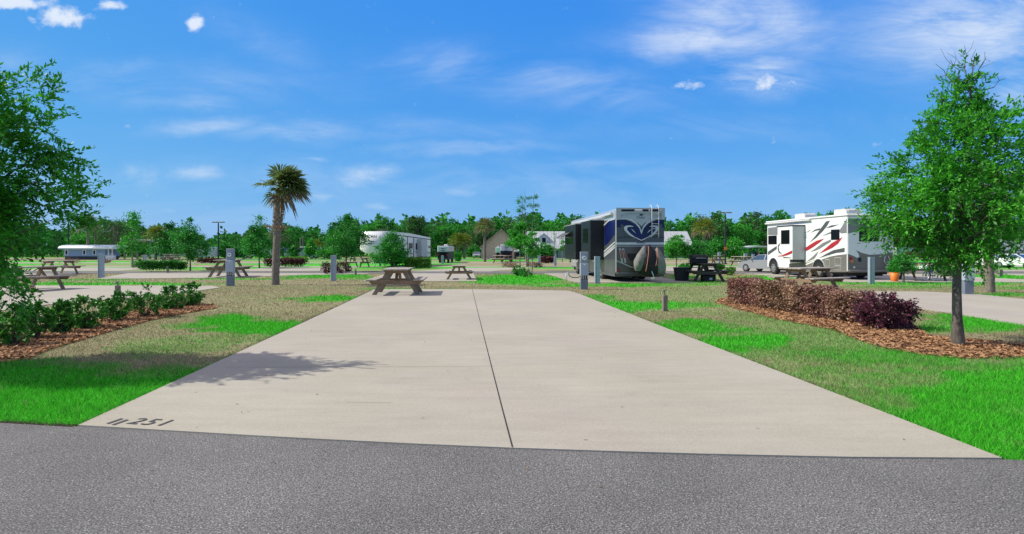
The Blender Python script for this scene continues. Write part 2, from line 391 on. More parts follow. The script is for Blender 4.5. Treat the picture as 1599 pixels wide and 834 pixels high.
# ------------------------------------------------------------------ mesh builder
class MB:
    def __init__(s): s.v = []; s.f = []; s.mi = []; s.ms = []; s.cur = 0; s.sm = []
    def m(s, name):
        if name not in s.ms: s.ms.append(name)
        s.cur = s.ms.index(name); return s
    def add(s, vs, fs, smooth=False):
        b = len(s.v); s.v += [tuple(p) for p in vs]
        for f in fs: s.f.append([i + b for i in f]); s.mi.append(s.cur); s.sm.append(smooth)
        return s
    def box(s, c, d, rot=None, bev=0.0):
        x, y, z = d[0] / 2, d[1] / 2, d[2] / 2
        if bev > 0:
            e = min(bev, x * .9, y * .9, z * .9); vs = []; 
            pts = []
            for sx in (-1, 1):
                for sy in (-1, 1):
                    for sz in (-1, 1):
                        pts += [(sx * x, sy * (y - e), sz * (z - e)), (sx * (x - e), sy * y, sz * (z - e)), (sx * (x - e), sy * (y - e), sz * z)]
            idx = lambda sx, sy, sz, k: ((sx > 0) * 4 + (sy > 0) * 2 + (sz > 0)) * 3 + k
            fs = []
            for sg in (-1, 1):
                fs.append([idx(sg, a, b, 0) for a, b in ((-1, -1), (1, -1), (1, 1), (-1, 1))][::sg])
                fs.append([idx(a, sg, b, 1) for a, b in ((-1, -1), (-1, 1), (1, 1), (1, -1))][::sg])
                fs.append([idx(a, b, sg, 2) for a, b in ((-1, -1), (1, -1), (1, 1), (-1, 1))][::sg])
            for a in (-1, 1):
                for b in (-1, 1):
                    fs.append([idx(a, b, -1, 0), idx(a, b, -1, 1), idx(a, b, 1, 1), idx(a, b, 1, 0)])
                    fs.append([idx(a, -1, b, 0), idx(a, -1, b, 2), idx(a, 1, b, 2), idx(a, 1, b, 0)])
                    fs.append([idx(-1, a, b, 1), idx(-1, a, b, 2), idx(1, a, b, 2), idx(1, a, b, 1)])
                    for q in (-1, 1): fs.append([idx(a, b, q, 0), idx(a, b, q, 1), idx(a, b, q, 2)])
            vs = pts
        else:
            vs = [(sx * x, sy * y, sz * z) for sx in (-1, 1) for sy in (-1, 1) for sz in (-1, 1)]
            fs = [[0, 1, 3, 2], [4, 6, 7, 5], [0, 4, 5, 1], [2, 3, 7, 6], [0, 2, 6, 4], [1, 5, 7, 3]]
        if rot is not None:
            q = rot if isinstance(rot, Matrix) else Matrix.Rotation(rot, 3, 'Z')
            vs = [q @ Vector(p) for p in vs]
        return s.add([(p[0] + c[0], p[1] + c[1], p[2] + c[2]) for p in vs], fs)
    def bar(s, a, b, w, h, up=(0, 0, 1)):
        a = Vector(a); b = Vector(b); d = (b - a); L = d.length; d.normalize()
        u = Vector(up); sd = d.cross(u)
        if sd.length < 1e-4: sd = Vector((1, 0, 0))
        sd.normalize(); u = sd.cross(d)
        return s.box((a + b) / 2, (w, L, h), Matrix((sd, d, u)).transposed())
    def tube(s, path, rad, n=8, caps=True, smooth=True):
        P = [Vector(p) for p in path]
        if not hasattr(rad, '__len__'): rad = [rad] * len(P)
        vs = []; ref = None
        for i, p in enumerate(P):
            t = (P[min(i + 1, len(P) - 1)] - P[max(i - 1, 0)]).normalized()
            if ref is None: ref = Vector((1, 0, 0)) if abs(t.x) < .9 else Vector((0, 1, 0))
            a = (ref - t * ref.dot(t)).normalized(); ref = a; b = t.cross(a)
            for k in range(n):
                an = 2 * math.pi * k / n
                vs.append(p + (a * math.cos(an) + b * math.sin(an)) * rad[i])
        fs = [[i * n + k, i * n + (k + 1) % n, (i + 1) * n + (k + 1) % n, (i + 1) * n + k] for i in range(len(P) - 1) for k in range(n)]
        s.add(vs, fs, smooth)
        if caps: s.add(vs[:n], [list(range(n))[::-1]]); s.add(vs[-n:], [list(range(n))])
        return s
    def cyl(s, a, b, r, n=16): return s.tube([a, b], r, n)
    def prism(s, pts, o, ax, ay, depth):
        """flat polygon pts in the plane (o, ax, ay), pushed out by the vector depth"""
        o = Vector(o); ax = Vector(ax); ay = Vector(ay); dp = Vector(depth)
        a = [o + ax * p[0] + ay * p[1] for p in pts]; b = [p + dp for p in a]; n = len(a)
        return s.add(a + b, [list(range(n))[::-1], list(range(n, 2 * n))] + [[i, (i + 1) % n, n + (i + 1) % n, n + i] for i in range(n)])
    def ell(s, c, r, n=12, m=8):
        vs = []; 
        for i in range(m + 1):
            t = math.pi * i / m
            for k in range(n):
                a = 2 * math.pi * k / n
                vs.append((c[0] + r[0] * math.sin(t) * math.cos(a), c[1] + r[1] * math.sin(t) * math.sin(a), c[2] + r[2] * math.cos(t)))
        return s.add(vs, [[i * n + k, (i + 1) * n + k, (i + 1) * n + (k + 1) % n, i * n + (k + 1) % n] for i in range(m) for k in range(n)], True)
    def build(s, name, mats=None, parent=None, loc=None, rz=None):
        me = bpy.data.meshes.new(name); me.from_pydata([tuple(p) for p in s.v], [], s.f); 
        if mats: me.materials.append(M[mats])
        else:
            for k in s.ms: me.materials.append(M[k])
            me.polygons.foreach_set('material_index', s.mi)
        me.polygons.foreach_set('use_smooth', s.sm)
        me.update()
        o = bpy.data.objects.new(name, me); COL.objects.link(o)
        if parent is not None: o.parent = parent
        if loc is not None: o.location = loc
        if rz is not None: o.rotation_euler.z = rz
        return o

def fast_mesh(name, V, nper, mats, parent=None, attr=None, smooth=False):
    """V: (N*nper, 3) points of N separate faces with nper corners each"""
    V = np.asarray(V, dtype=np.float32); N = len(V) // nper
    me = bpy.data.meshes.new(name)
    me.vertices.add(len(V)); me.vertices.foreach_set('co', V.ravel())
    me.loops.add(len(V)); me.loops.foreach_set('vertex_index', np.arange(len(V), dtype=np.int32))
    me.polygons.add(N); me.polygons.foreach_set('loop_start', np.arange(0, len(V), nper, dtype=np.int32))
    me.polygons.foreach_set('loop_total', np.full(N, nper, dtype=np.int32))
    if isinstance(mats, str): me.materials.append(M[mats])
    else:
        for k in mats[0]: me.materials.append(M[k])
        me.polygons.foreach_set('material_index', mats[1].astype(np.int32))
    if attr is not None:
        a = me.attributes.new('green', 'FLOAT', 'POINT'); a.data.foreach_set('value', attr.astype(np.float32))
    me.update(); me.validate()
    o = bpy.data.objects.new(name, me); COL.objects.link(o)
    if parent is not None: o.parent = parent
    return o

def tag(o, label, cat, group=None, kind=None):
    if label: o['label'] = label
    if cat: o['category'] = cat
    if group: o['group'] = group
    if kind: o['kind'] = kind
    return o
def thing(name, label, cat, loc=(0, 0, 0), rz=0, group=None, scale=None):
    o = bpy.data.objects.new(name, None); COL.objects.link(o); o.empty_display_size = .2
    o.location = loc if len(loc) == 3 else (*loc, 0); o.rotation_euler.z = rz
    if scale: o.scale = (scale,) * 3 if not hasattr(scale, '__len__') else scale
    return tag(o, label, cat, group)
def children(o): return [c for c in bpy.data.objects if c.parent == o]
def dup(root, loc, rz=0, label=None, group=None, scale=None):
    r = root.copy(); COL.objects.link(r); r.location = loc if len(loc) == 3 else (*loc, 0); r.rotation_euler.z = rz
    if scale is not None: r.scale = (scale,) * 3 if not hasattr(scale, '__len__') else scale
    if label: r['label'] = label
    if group: r['group'] = group
    for ch in children(root):
        c = ch.copy(); COL.objects.link(c); c.parent = r
        for g in children(ch):
            d = g.copy(); COL.objects.link(d); d.parent = c
    return r
def struct(o): o['kind'] = 'structure'; return o
def text_mesh(txt, size, mname, parent, name, xf, extrude=.004, spacing=1.0):
    cu = bpy.data.curves.new('lettering_curve', 'FONT'); cu.body = txt; cu.size = size; cu.extrude = extrude; cu.align_x = 'CENTER'; cu.align_y = 'CENTER'
    cu.space_character = spacing
    t = bpy.data.objects.new('lettering_tmp', cu); COL.objects.link(t)
    bpy.context.view_layer.update()
    me = bpy.data.meshes.new_from_object(t.evaluated_get(bpy.context.evaluated_depsgraph_get()))
    bpy.data.objects.remove(t); bpy.data.curves.remove(cu)
    me.name = name; me.materials.clear(); me.materials.append(M[mname]); me.transform(xf)
    o = bpy.data.objects.new(name, me); COL.objects.link(o)
    if parent is not None: o.parent = parent
    return o

# ------------------------------------------------------------------ ground plan
def poly(pts): return np.array([G(*p) for p in pts])
def padpoly(u0, u1, y0, y1): return np.array([(u0 + PADK * y0, y0), (u1 + PADK * y0, y0), (u1 + PADK * y1, y1), (u0 + PADK * y1, y1)])
def inside(P, X, Y):
    r = np.zeros(X.shape, bool); n = len(P)
    for i in range(n):
        x1, y1 = P[i]; x2, y2 = P[(i + 1) % n]
        c = ((y1 > Y) != (y2 > Y))
        with np.errstate(divide='ignore', invalid='ignore'):
            xi = (x2 - x1) * (Y - y1) / (y2 - y1 + 1e-12) + x1
        r ^= c & (X < xi)
    return r
road_edge = [(-700, 628), (-300, 644), (0, 661), (122, 668), (400, 684.5), (500, 690), (650, 697.5), (800, 704), (950, 709), (1100, 713.5), (1330, 718.5), (1565, 720), (1599, 721), (1900, 716), (2400, 700)]
edge_g = [G(*p) for p in road_edge]
ROAD = np.array([(-60, 9.0)] + edge_g + [(60, 9.5), (60, -6), (-60, -6)])
PAD_MAIN = np.array([G(*p) for p in [(122, 668), (400, 684.5), (500, 690), (650, 697.5), (800, 704), (950, 709), (1100, 713.5), (1330, 718.5), (1565, 720)]]
                    + [G(1250, 596), G(1040, 514), G(905, 460), G(888, 454.8), G(740, 452.5), G(585, 452.5), G(470, 507)])
PAD_LEFT = np.array([G(-60, 497), G(0, 486), G(75, 476.5), G(180, 468), G(300, 456), G(345, 449.5), G(330, 447), G(150, 446.5), G(-60, 447), G(-400, 448), (-32, 13)])
PAD_RIGHT = np.array([G(1285, 458), G(1330, 455.5), G(1440, 456), G(1520, 459.5), G(1599, 468), G(1800, 480), G(1900, 540), G(1700, 522), G(1599, 509), G(1470, 488)])
PADS = {'B': padpoly(-4.9, .65, 27.8, 37.2), 'R': padpoly(5.2, 10.8, 26.6, 37.2), 'A': padpoly(17.9, 28.5, 26.8, 36.8), 'A2': padpoly(33, 42, 27.5, 36.8),
        'C': np.array([G(150, 436), G(355, 434.2), G(430, 431.2), G(575, 428), G(575, 427), G(200, 427)]),
        'L': padpoly(-38, -24.5, 33.0, 36.8)}
PADS2 = {'D': np.array([G(640, 424.2), G(765, 424.2), G(838, 418.2), G(735, 418.2)]), 'E': padpoly(13, 24, 41.5, 52), 'F': padpoly(-34, -25, 41.5, 50), 'H': padpoly(30, 70, 40.9, 43.2), 'I': padpoly(-17, -9, 41.5, 50)}
MUL_R = poly([(1122, 474), (1212, 499), (1298, 515), (1336, 530), (1377, 544), (1440, 555), (1510, 561), (1599, 558), (1660, 552), (1660, 541), (1599, 539), (1540, 533), (1450, 526), (1433, 515), (1400, 500), (1290, 483), (1150, 466), (1128, 468)])
MUL_L = poly([(-60, 585), (0, 567), (45, 562), (75, 547), (130, 531), (190, 513), (230, 502), (290, 490), (335, 482), (335, 478), (280, 474), (200, 486), (120, 500), (60, 512), (0, 525), (-80, 540)])
ROAD2 = (37.2, 40.9)
HARD = [ROAD, PAD_MAIN, PAD_LEFT, PAD_RIGHT] + list(PADS.values()) + list(PADS2.values())

def vnoise(X, Y, s, seed=0):
    r = np.random.default_rng(seed); T = r.random((64, 64))
    x = X * s; y = Y * s; xi = np.floor(x).astype(int); yi = np.floor(y).astype(int); fx = x - xi; fy = y - yi
    fx = fx * fx * (3 - 2 * fx); fy = fy * fy * (3 - 2 * fy)
    g = lambda a, b: T[a % 64, b % 64]
    return (g(xi, yi) * (1 - fx) + g(xi + 1, yi) * fx) * (1 - fy) + (g(xi, yi + 1) * (1 - fx) + g(xi + 1, yi + 1) * fx) * fy
# watered and worn patches of the lawns: ellipses (cx, cy, rx, ry, strength) read off the photograph and laid on the ground plan
PATCH = [(60, 640, 420, 78, 1.0), (372, 511, 96, 15, 1.1), (525, 467, 52, 5, .9), (150, 443.5, 200, 2.4, .9), (0, 500, 50, 8, .6), (640, 452, 90, 1.8, .5),
         (810, 437, 78, 8, 1.1), (930, 430, 90, 4, .9), (600, 436, 60, 3, .9), (505, 431.5, 75, 3.4, .9), (470, 433, 30, 2, .7),
         (1000, 478, 95, 9, 1.0), (960, 446, 170, 2.6, .85), (930, 468, 45, 9, .7), (1090, 512, 90, 10, .9), (1170, 533, 90, 16, 1.0), (1330, 560, 110, 24, .7),
         (1130, 560, 60, 20, .35), (1500, 620, 190, 60, .95), (1560, 690, 240, 60, 1.0), (1420, 660, 120, 50, .8), (1300, 620, 100, 30, .5), (1530, 506, 100, 15, .95), (1440, 500, 40, 10, .6),
         (1450, 442, 170, 4.5, .85), (1260, 545, 200, 60, .42), (1350, 640, 260, 90, .50), (1080, 470, 120, 30, .28), (300, 540, 160, 14, .35), (1580, 450, 70, 2.6, .6), (1400, 449.5, 120, 1.6, .5), (1560, 462, 70, 3.5, .8), (1070, 441, 60, 3, .8), (1190, 434, 70, 3, .9), (1060, 433, 25, 3.5, .95), (1520, 433, 90, 4, 1.0), (1520, 421, 100, 3, .9),
         (150, 437.5, 60, 1.6, .6), (380, 436, 90, 1.6, .7), (300, 421, 140, 1.5, .8), (90, 424, 50, 1.8, .9), (700, 421.5, 70, 1.6, .8), (920, 421, 80, 1.8, .5)]
def greenness(X, Y):
    jx = (vnoise(X, Y, .9, 15) - .5) * 1.6 + (vnoise(X, Y, 3.1, 16) - .5) * .7; jy = (vnoise(X, Y, .8, 17) - .5) * 1.3 + (vnoise(X, Y, 2.9, 18) - .5) * .6
    X = X + jx * .9; Y = Y + jy * .8 + (vnoise(X, Y, 7.0, 19) - .5) * .35
    d = np.maximum(Y, .6); px = CX + FPX * X / d; py = HOR + FPX * CAM_H / d
    n = vnoise(X, Y, .55, 1) * .6 + vnoise(X, Y, 1.7, 2) * .4
    g = .10 + .20 * (n - .35)
    wx = (vnoise(X, Y, .8, 5) - .5) * .9 + (vnoise(X, Y, 2.6, 6) - .5) * .5
    for cx, cy, rx, ry, k in PATCH:
        q = ((px - cx) / rx) ** 2 + ((py - cy) / ry) ** 2
        g = np.maximum(g, k * np.clip(1.45 - q + wx * .9, 0, 1) * .95)
    far = np.clip((Y - 40) / 10, 0, 1)
    g = np.where(Y > 40, np.maximum(g * (1 - far), .12 + .75 * far * (vnoise(X * .35, Y, .16, 3) > .52)), g)
    g = np.where((Y < 1.5) | (Y > 200), .5 * n + .2, g)
    return g
def axis(lo, hi, core_lo, core_hi, step, grow):
    a = list(np.arange(core_lo, core_hi + 1e-6, step)); s = step; x = a[-1]
    while x < hi: s *= grow; x += s; a.append(min(x, hi))
    s = step; x = a[0]; b = []
    while x > lo: s *= grow; x -= s; b.append(max(x, lo))
    return np.array(b[::-1] + a)
xs = axis(-2500, 2500, -16, 20, .16, 1.05); ys = axis(-400, 4000, 2.5, 24, .14, 1.035)
XX, YY = np.meshgrid(xs, ys)
gv = np.stack([XX.ravel(), YY.ravel(), np.zeros(XX.size)], 1)
nx, ny = len(xs), len(ys)
ii = (np.arange(ny - 1)[:, None] * nx + np.arange(nx - 1)[None, :]).ravel()
quads = np.stack([ii, ii + 1, ii + nx + 1, ii + nx], 1).astype(np.int32)
me = bpy.data.meshes.new('ground'); me.vertices.add(len(gv)); me.vertices.foreach_set('co', gv.astype(np.float32).ravel())
me.loops.add(quads.size); me.loops.foreach_set('vertex_index', quads.ravel()); me.polygons.add(len(quads))
me.polygons.foreach_set('loop_start', np.arange(0, quads.size, 4, dtype=np.int32)); me.polygons.foreach_set('loop_total', np.full(len(quads), 4, dtype=np.int32))
me.materials.append(M['turf']); at = me.attributes.new('green', 'FLOAT', 'POINT'); at.data.foreach_set('value', greenness(XX, YY).ravel().astype(np.float32)); me.update()
ground = bpy.data.objects.new('ground', me); COL.objects.link(ground); struct(ground)

def slab(name, P, z, mname, h=.05):
    mb = MB(); pts = [(p[0], p[1]) for p in P]
    ar = sum(pts[i][0] * pts[(i + 1) % len(pts)][1] - pts[(i + 1) % len(pts)][0] * pts[i][1] for i in range(len(pts)))
    if ar < 0: pts = pts[::-1]
    mb.prism(pts, (0, 0, z - h), (1, 0, 0), (0, 1, 0), (0, 0, h))
    return struct(mb.build(name, mname))
def strip(name, pts, w, z, mname):
    mb = MB()
    for a, b in zip(pts[:-1], pts[1:]):
        a = Vector((*a, z)); b = Vector((*b, z)); d = (b - a).normalized(); s = Vector((-d.y, d.x, 0)) * w / 2
        mb.add([a - s, b - s, b + s, a + s], [[0, 1, 2, 3]])
    return struct(mb.build(name, mname))
slab('road', ROAD, .012, 'asph')
slab('concrete_pad', PAD_MAIN, .024, 'conc')
slab('neighbour_pad', PAD_LEFT, .020, 'conc'); slab('neighbour_pad', PAD_RIGHT, .020, 'conc')
for k, P in PADS.items(): slab('far_pad', P, .020, 'conc')
for k, P in PADS2.items(): slab('far_pad', P, .018, 'conc')
slab('cross_road', np.array([(-160, ROAD2[0]), (160, ROAD2[0]), (160, ROAD2[1]), (-160, ROAD2[1])]), .014, 'asph')
slab('far_path', np.array([(-160, 52.2), (160, 52.2), (160, 54.8), (-160, 54.8)]), .014, 'conc')
slab('far_path', np.array([(-160, 66.5), (160, 66.5), (160, 70.5), (-160, 70.5)]), .014, 'conc')
slab('far_road', np.array([(-220, 92), (220, 92), (220, 99), (-220, 99)]), .014, 'asph')
# joints and saw cuts in the main pad
strip('pad_joint', [G(737.5, 452.8), G(748, 497), G(768, 578), G(784, 642), G(800, 703.7)], .010, .0285, 'joint')
strip('saw_cut', [G(352, 577), G(560, 576), G(772, 575)], .007, .0285, 'jointfine')
strip('saw_cut', [G(540, 632), G(612, 633)], .006, .0285, 'jointfine')
# painted shade: dark strip for the shadow gap where lawn meets slab
strip('shade_edge', [G(116, 668), G(300, 586), G(466, 507), G(583, 453.2)], .07, .006, 'soil')
strip('shade_edge', [G(1568, 719), G(1252, 596), G(1042, 514)], .05, .006, 'soil')
strip('shade_edge', [G(0, 660.2), G(118, 667)], .07, .014, 'soil')

# worn stencil number on the corner of the pad
xf = Matrix.Translation((*G(236, 664.3), .0285)) @ Matrix.Rotation(math.atan2(G(270, 666.5)[1] - G(180, 661)[1], G(270, 666.5)[0] - G(180, 661)[0]), 4, 'Z')
t = text_mesh('251', .235, 'paintmark', None, 'painted_number', xf, .0008, 1.15)
# the worn first figure: two upright strokes and what is left of the cross bar
mbn = MB(); ax = Vector((xf.to_3x3() @ Vector((1, 0, 0)))); ay = Vector((-ax.y, ax.x, 0)); o0 = Vector((*G(187, 662.6), .0285))
for (a, b) in ((-.045, -.005), (.030, -.025)):
    mbn.add([o0 + ax * (a - .016) + ay * (-.075 + b), o0 + ax * (a + .016) + ay * (-.075 + b), o0 + ax * (a + .016) + ay * (.075 + b), o0 + ax * (a - .016) + ay * (.075 + b)], [[0, 1, 2, 3]])
mbn.build('first_figure', 'paintmark', t)
tag(t, 'worn dark stencilled number on the near left corner of the wide concrete pad', 'number')

# ------------------------------------------------------------------ grass blades
def grass():
    Vs = []; As = []
    zones = [(4.0, 6.2, 7000, .0042, .042), (6.2, 9, 3800, .0058, .042), (9, 14, 1500, .009, .045), (14, 24, 420, .016, .050), (24, 37, 110, .028, .055)]
    for y0, y1, dens, w, h in zones:
        xl, xr = -.93 * y1 - 4, .93 * y1 + 4
        N = int((xr - xl) * (y1 - y0) * dens)
        X = rng.uniform(xl, xr, N); Y = rng.uniform(y0, y1, N)
        k = np.abs(X) < .93 * Y + 4; X, Y = X[k], Y[k]
        bad = np.zeros(len(X), bool)
        for P in HARD: bad |= inside(P, X, Y)
        for P in (MUL_L, MUL_R): bad |= inside(P, X, Y) & (rng.random(len(X)) > .04)
        X, Y = X[~bad], Y[~bad]
        g = greenness(X, Y) + (rng.random(len(X)) - .5) * .35
        keep = rng.random(len(X)) < np.where(g > .4, 1, .72); X, Y, g = X[keep], Y[keep], g[keep]
        n = len(X); th = rng.uniform(0, 6.283, n); hh = h * rng.uniform(.5, 1.35, n) * np.where(g > .4, 1.15, .62) * (1 + .5 * (vnoise(X, Y, 3, 8) - .5))
        ww = w * rng.uniform(.7, 1.3, n); le = hh * rng.uniform(.2, 1.0, n); ph = rng.uniform(0, 6.283, n)
        a = np.stack([X - np.cos(th) * ww / 2, Y - np.sin(th) * ww / 2, np.zeros(n)], 1)
        b = np.stack([X + np.cos(th) * ww / 2, Y + np.sin(th) * ww / 2, np.zeros(n)], 1)
        c = np.stack([X + np.cos(ph) * le, Y + np.sin(ph) * le, hh], 1)
        Vs.append(np.stack([a, b, c], 1).reshape(-1, 3)); As.append(np.repeat(g, 3))
    # coarser weeds and tufts standing above the mown turf, and blades creeping over the slab edges
    def tufts(X, Y, nb, hh, ww, g):
        n = len(X); X = np.repeat(X, nb) + rng.normal(0, .022, n * nb); Y = np.repeat(Y, nb) + rng.normal(0, .022, n * nb); g = np.repeat(g, nb); n = len(X)
        th = rng.uniform(0, 6.283, n); ph = rng.uniform(0, 6.283, n); h = hh * rng.uniform(.4, 1.2, n); le = h * rng.uniform(.3, 1.1, n); w = ww * rng.uniform(.7, 1.3, n)
        a = np.stack([X - np.cos(th) * w / 2, Y - np.sin(th) * w / 2, np.zeros(n)], 1); b = np.stack([X + np.cos(th) * w / 2, Y + np.sin(th) * w / 2, np.zeros(n)], 1); c = np.stack([X + np.cos(ph) * le, Y + np.sin(ph) * le, h], 1)
        Vs.append(np.stack([a, b, c], 1).reshape(-1, 3)); As.append(np.repeat(g, 3))
    X = rng.uniform(-13, 15, 5200); Y = rng.uniform(4.2, 14, 5200); bad = np.zeros(len(X), bool)
    for P in HARD + [MUL_L, MUL_R]: bad |= inside(P, X, Y)
    X, Y = X[~bad], Y[~bad]; k = np.random.default_rng(4).random(len(X)) < .35 + .65 * (greenness(X, Y) > .4); X, Y = X[k], Y[k]
    tufts(X, Y, 12, .062, .006, np.clip(greenness(X, Y) + rng.normal(.1, .3, len(X)), 0, 1.2))
    for line, off in (([G(124, 667), G(300, 586), G(466, 507), G(583, 453.2)], -.035), ([G(1565, 718.5), G(1252, 596), G(1042, 514), G(908, 461)], .035), ([(-16, 5.35), G(0, 661), G(118, 667.6)], 0)):
        for (x0, y0), (x1, y1) in zip(line[:-1], line[1:]):
            Ln = math.hypot(x1 - x0, y1 - y0); n = int(Ln * 26); t = rng.random(n); X = x0 + (x1 - x0) * t + off + rng.normal(0, .018, n); Y = y0 + (y1 - y0) * t + (.03 if off == 0 else 0)
            k = vnoise(X, Y, 2.3, 21) + rng.normal(0, .12, n) > .38; X, Y = X[k], Y[k]; tufts(X, Y, 9, .05, .006, np.clip(greenness(X, Y) + rng.normal(0, .3, len(X)), 0, 1.2))
    o = fast_mesh('lawn_grass', np.concatenate(Vs), 3, 'blade', attr=np.concatenate(As))
    tag(o, 'mown lawn grass, bright green and dry brown in patches, around the concrete pads', 'grass', kind='stuff')
grass()

def litter():
    g = np.random.default_rng(8); n = 150; X = g.uniform(-6, 8, n); Y = g.uniform(3.2, 17, n); keep = inside(PAD_MAIN, X, Y) | inside(ROAD, X, Y); X, Y = X[keep], Y[keep]
    on = inside(PAD_MAIN, X, Y); z = np.where(on, .030, .017); V = leaf_quads(np.stack([X, Y, z], 1), .035, .016, g, 9.0); V[:, 2] = np.clip(V[:, 2], .018, .045) + 0
    o = fast_mesh('leaf_litter', V, 4, 'palmdry'); tag(o, 'few fallen leaves scattered on the concrete pad and the asphalt', 'leaf litter', kind='stuff')
# ------------------------------------------------------------------ mulch
def mulch(name, P, label, dens):
    sheet = slab(name + '_bed', P, .010, 'mulchbase', .012)
    lo = P.min(0); hi = P.max(0); N = int((hi[0] - lo[0]) * (hi[1] - lo[1]) * dens)
    X = rng.uniform(lo[0], hi[0], N); Y = rng.uniform(lo[1], hi[1], N); C = P.mean(0)
    k = inside(C + (P - C) * 1.03, X, Y); X, Y = X[k], Y[k]; n = len(X)
    th = rng.uniform(0, 6.283, n); L = rng.uniform(.02, .075, n); W = rng.uniform(.004, .012, n); z = .012 + rng.random(n) * .03
    d = np.stack([np.cos(th), np.sin(th), rng.normal(0, .25, n)], 1) * L[:, None]; s = np.stack([-np.sin(th), np.cos(th), rng.normal(0, .5, n)], 1) * W[:, None]
    c = np.stack([X, Y, z], 1)
    o = fast_mesh(name, np.stack([c - d / 2 - s, c + d / 2 - s, c + d / 2 + s, c - d / 2 + s], 1).reshape(-1, 3), 4, 'chip')
    tag(o, label, 'mulch', kind='stuff')
mulch('mulch', MUL_L, 'reddish pine mulch under the row of green shrubs on the left lawn', 1500)
mulch('mulch', MUL_R, 'orange brown pine mulch along the bronze hedge and around the oak on the right', 1700)

# ------------------------------------------------------------------ foliage
def leaf_quads(C, L, W, g, up=.35, droop=0.0, dirbias=None):
    n = len(C); a = g.normal(size=(n, 3)); a[:, 2] = a[:, 2] * .7 - droop
    if dirbias is not None: a += dirbias
    a /= np.linalg.norm(a, axis=1)[:, None] + 1e-9
    nr = g.normal(size=(n, 3)); nr[:, 2] = np.abs(nr[:, 2]) + up
    s = np.cross(a, nr); s /= np.linalg.norm(s, axis=1)[:, None] + 1e-9
    l = (L * g.uniform(.6, 1.25, n))[:, None]; w = (W * g.uniform(.7, 1.2, n))[:, None]
    return np.stack([C, C + a * l * .5 + s * w * .5, C + a * l, C + a * l * .5 - s * w * .5], 1).reshape(-1, 3)
def envelope(profile, n, g, lump=.25, outer=.45, sy=1.0, lean=(0, 0)):
    z = np.array([p[0] for p in profile]); r = np.array([p[1] for p in profile])
    zz = np.linspace(z[0], z[-1], 200); rr = np.interp(zz, z, r); w = (rr + .08) ** 1.5; w /= w.sum()
    Z = g.choice(zz, n, p=w) + g.normal(0, .02, n); th = g.uniform(0, 2 * np.pi, n)
    f = 1 + lump * (np.sin(3 * th + Z * 2.3 + 1) * .5 + np.sin(5 * th - Z * 3.7) * .35 + np.sin(Z * 5.1 + th) * .4)
    Rr = np.interp(Z, z, r) * f * g.random(n) ** outer
    t = (Z - z[0]) / (z[-1] - z[0] + 1e-6)
    return np.stack([Rr * np.cos(th) + lean[0] * t, Rr * np.sin(th) * sy + lean[1] * t, Z], 1)
def crown(name, parent, centers, rad, nleaf, L, W, g, mname, squash=.75, up=.35, droop=0.0, extra=None):
    M_ = len(centers); idx = g.integers(0, M_, nleaf); r = rad * (.45 + 1.1 * g.random(M_) ** 1.5)
    P = centers[idx] + g.normal(size=(nleaf, 3)) * r[idx][:, None] * np.array([.62, .62, .62 * squash])
    V = leaf_quads(P, L, W, g, up, droop)
    if extra is not None: V = np.concatenate([V, extra])
    return fast_mesh(name, V, 4, mname, parent)
def sprig_crown(name, parent, C, rad, n_s, per, slen, L, W, g, mname, axis_z=.6, bark='bark', up=.5):
    idx = g.integers(0, len(C), n_s); base = C[idx] + np.clip(g.normal(size=(n_s, 3)), -1.5, 1.5) * rad * (.5 + g.random(n_s))[:, None] * .55
    out = base.copy(); out[:, 0] -= C[:, 0].mean() * .6; out[:, 1] -= C[:, 1].mean() * .6; out[:, 2] = (base[:, 2] - C[:, 2].mean()) * axis_z
    out /= np.linalg.norm(out, axis=1)[:, None] + 1e-6
    d = out + g.normal(size=(n_s, 3)) * .55 + np.array([0, 0, .12]); d /= np.linalg.norm(d, axis=1)[:, None]
    sl = slen * g.uniform(.5, 1.25, n_s); P = []; Dr = []; tw = []
    prev = base
    for j in range(per):
        t = (j + .4) / per; p = base + d * (sl * t)[:, None]; p[:, 2] -= .35 * sl * t * t; P.append(p)
        Dr.append(d * (1.0 if j < per - 1 else 2.2) + g.normal(size=(n_s, 3)) * .62)
        if j in (per // 2, per - 1):
            s = np.cross(d, np.array([0, 0, 1.])); s /= np.linalg.norm(s, axis=1)[:, None] + 1e-6; w = .0022; tw.append(np.stack([prev - s * w, prev + s * w, p + s * w * .6, p - s * w * .6], 1).reshape(-1, 3)); prev = p
    P = np.concatenate(P); V = leaf_quads(P, L, W, g, up, 0, np.concatenate(Dr) * 2.0); T = np.concatenate(tw)
    mi = np.concatenate([np.zeros(len(V) // 4), np.ones(len(T) // 4)])
    return fast_mesh(name, np.concatenate([V, T]), 4, ([mname, bark], mi), parent)
def twig(g, a, b, r0, r1, mb, n=4, wob=.06, seg=5):
    a = Vector(a); b = Vector(b); L = (b - a).length; P = []
    for i in range(n + 1):
        t = i / n; p = a.lerp(b, t)
        if 0 < i < n: p = p + Vector(g.normal(size=3)) * L * wob
        P.append(p)
    mb.tube(P, [r0 + (r1 - r0) * i / n for i in range(n + 1)], seg, caps=False); return P
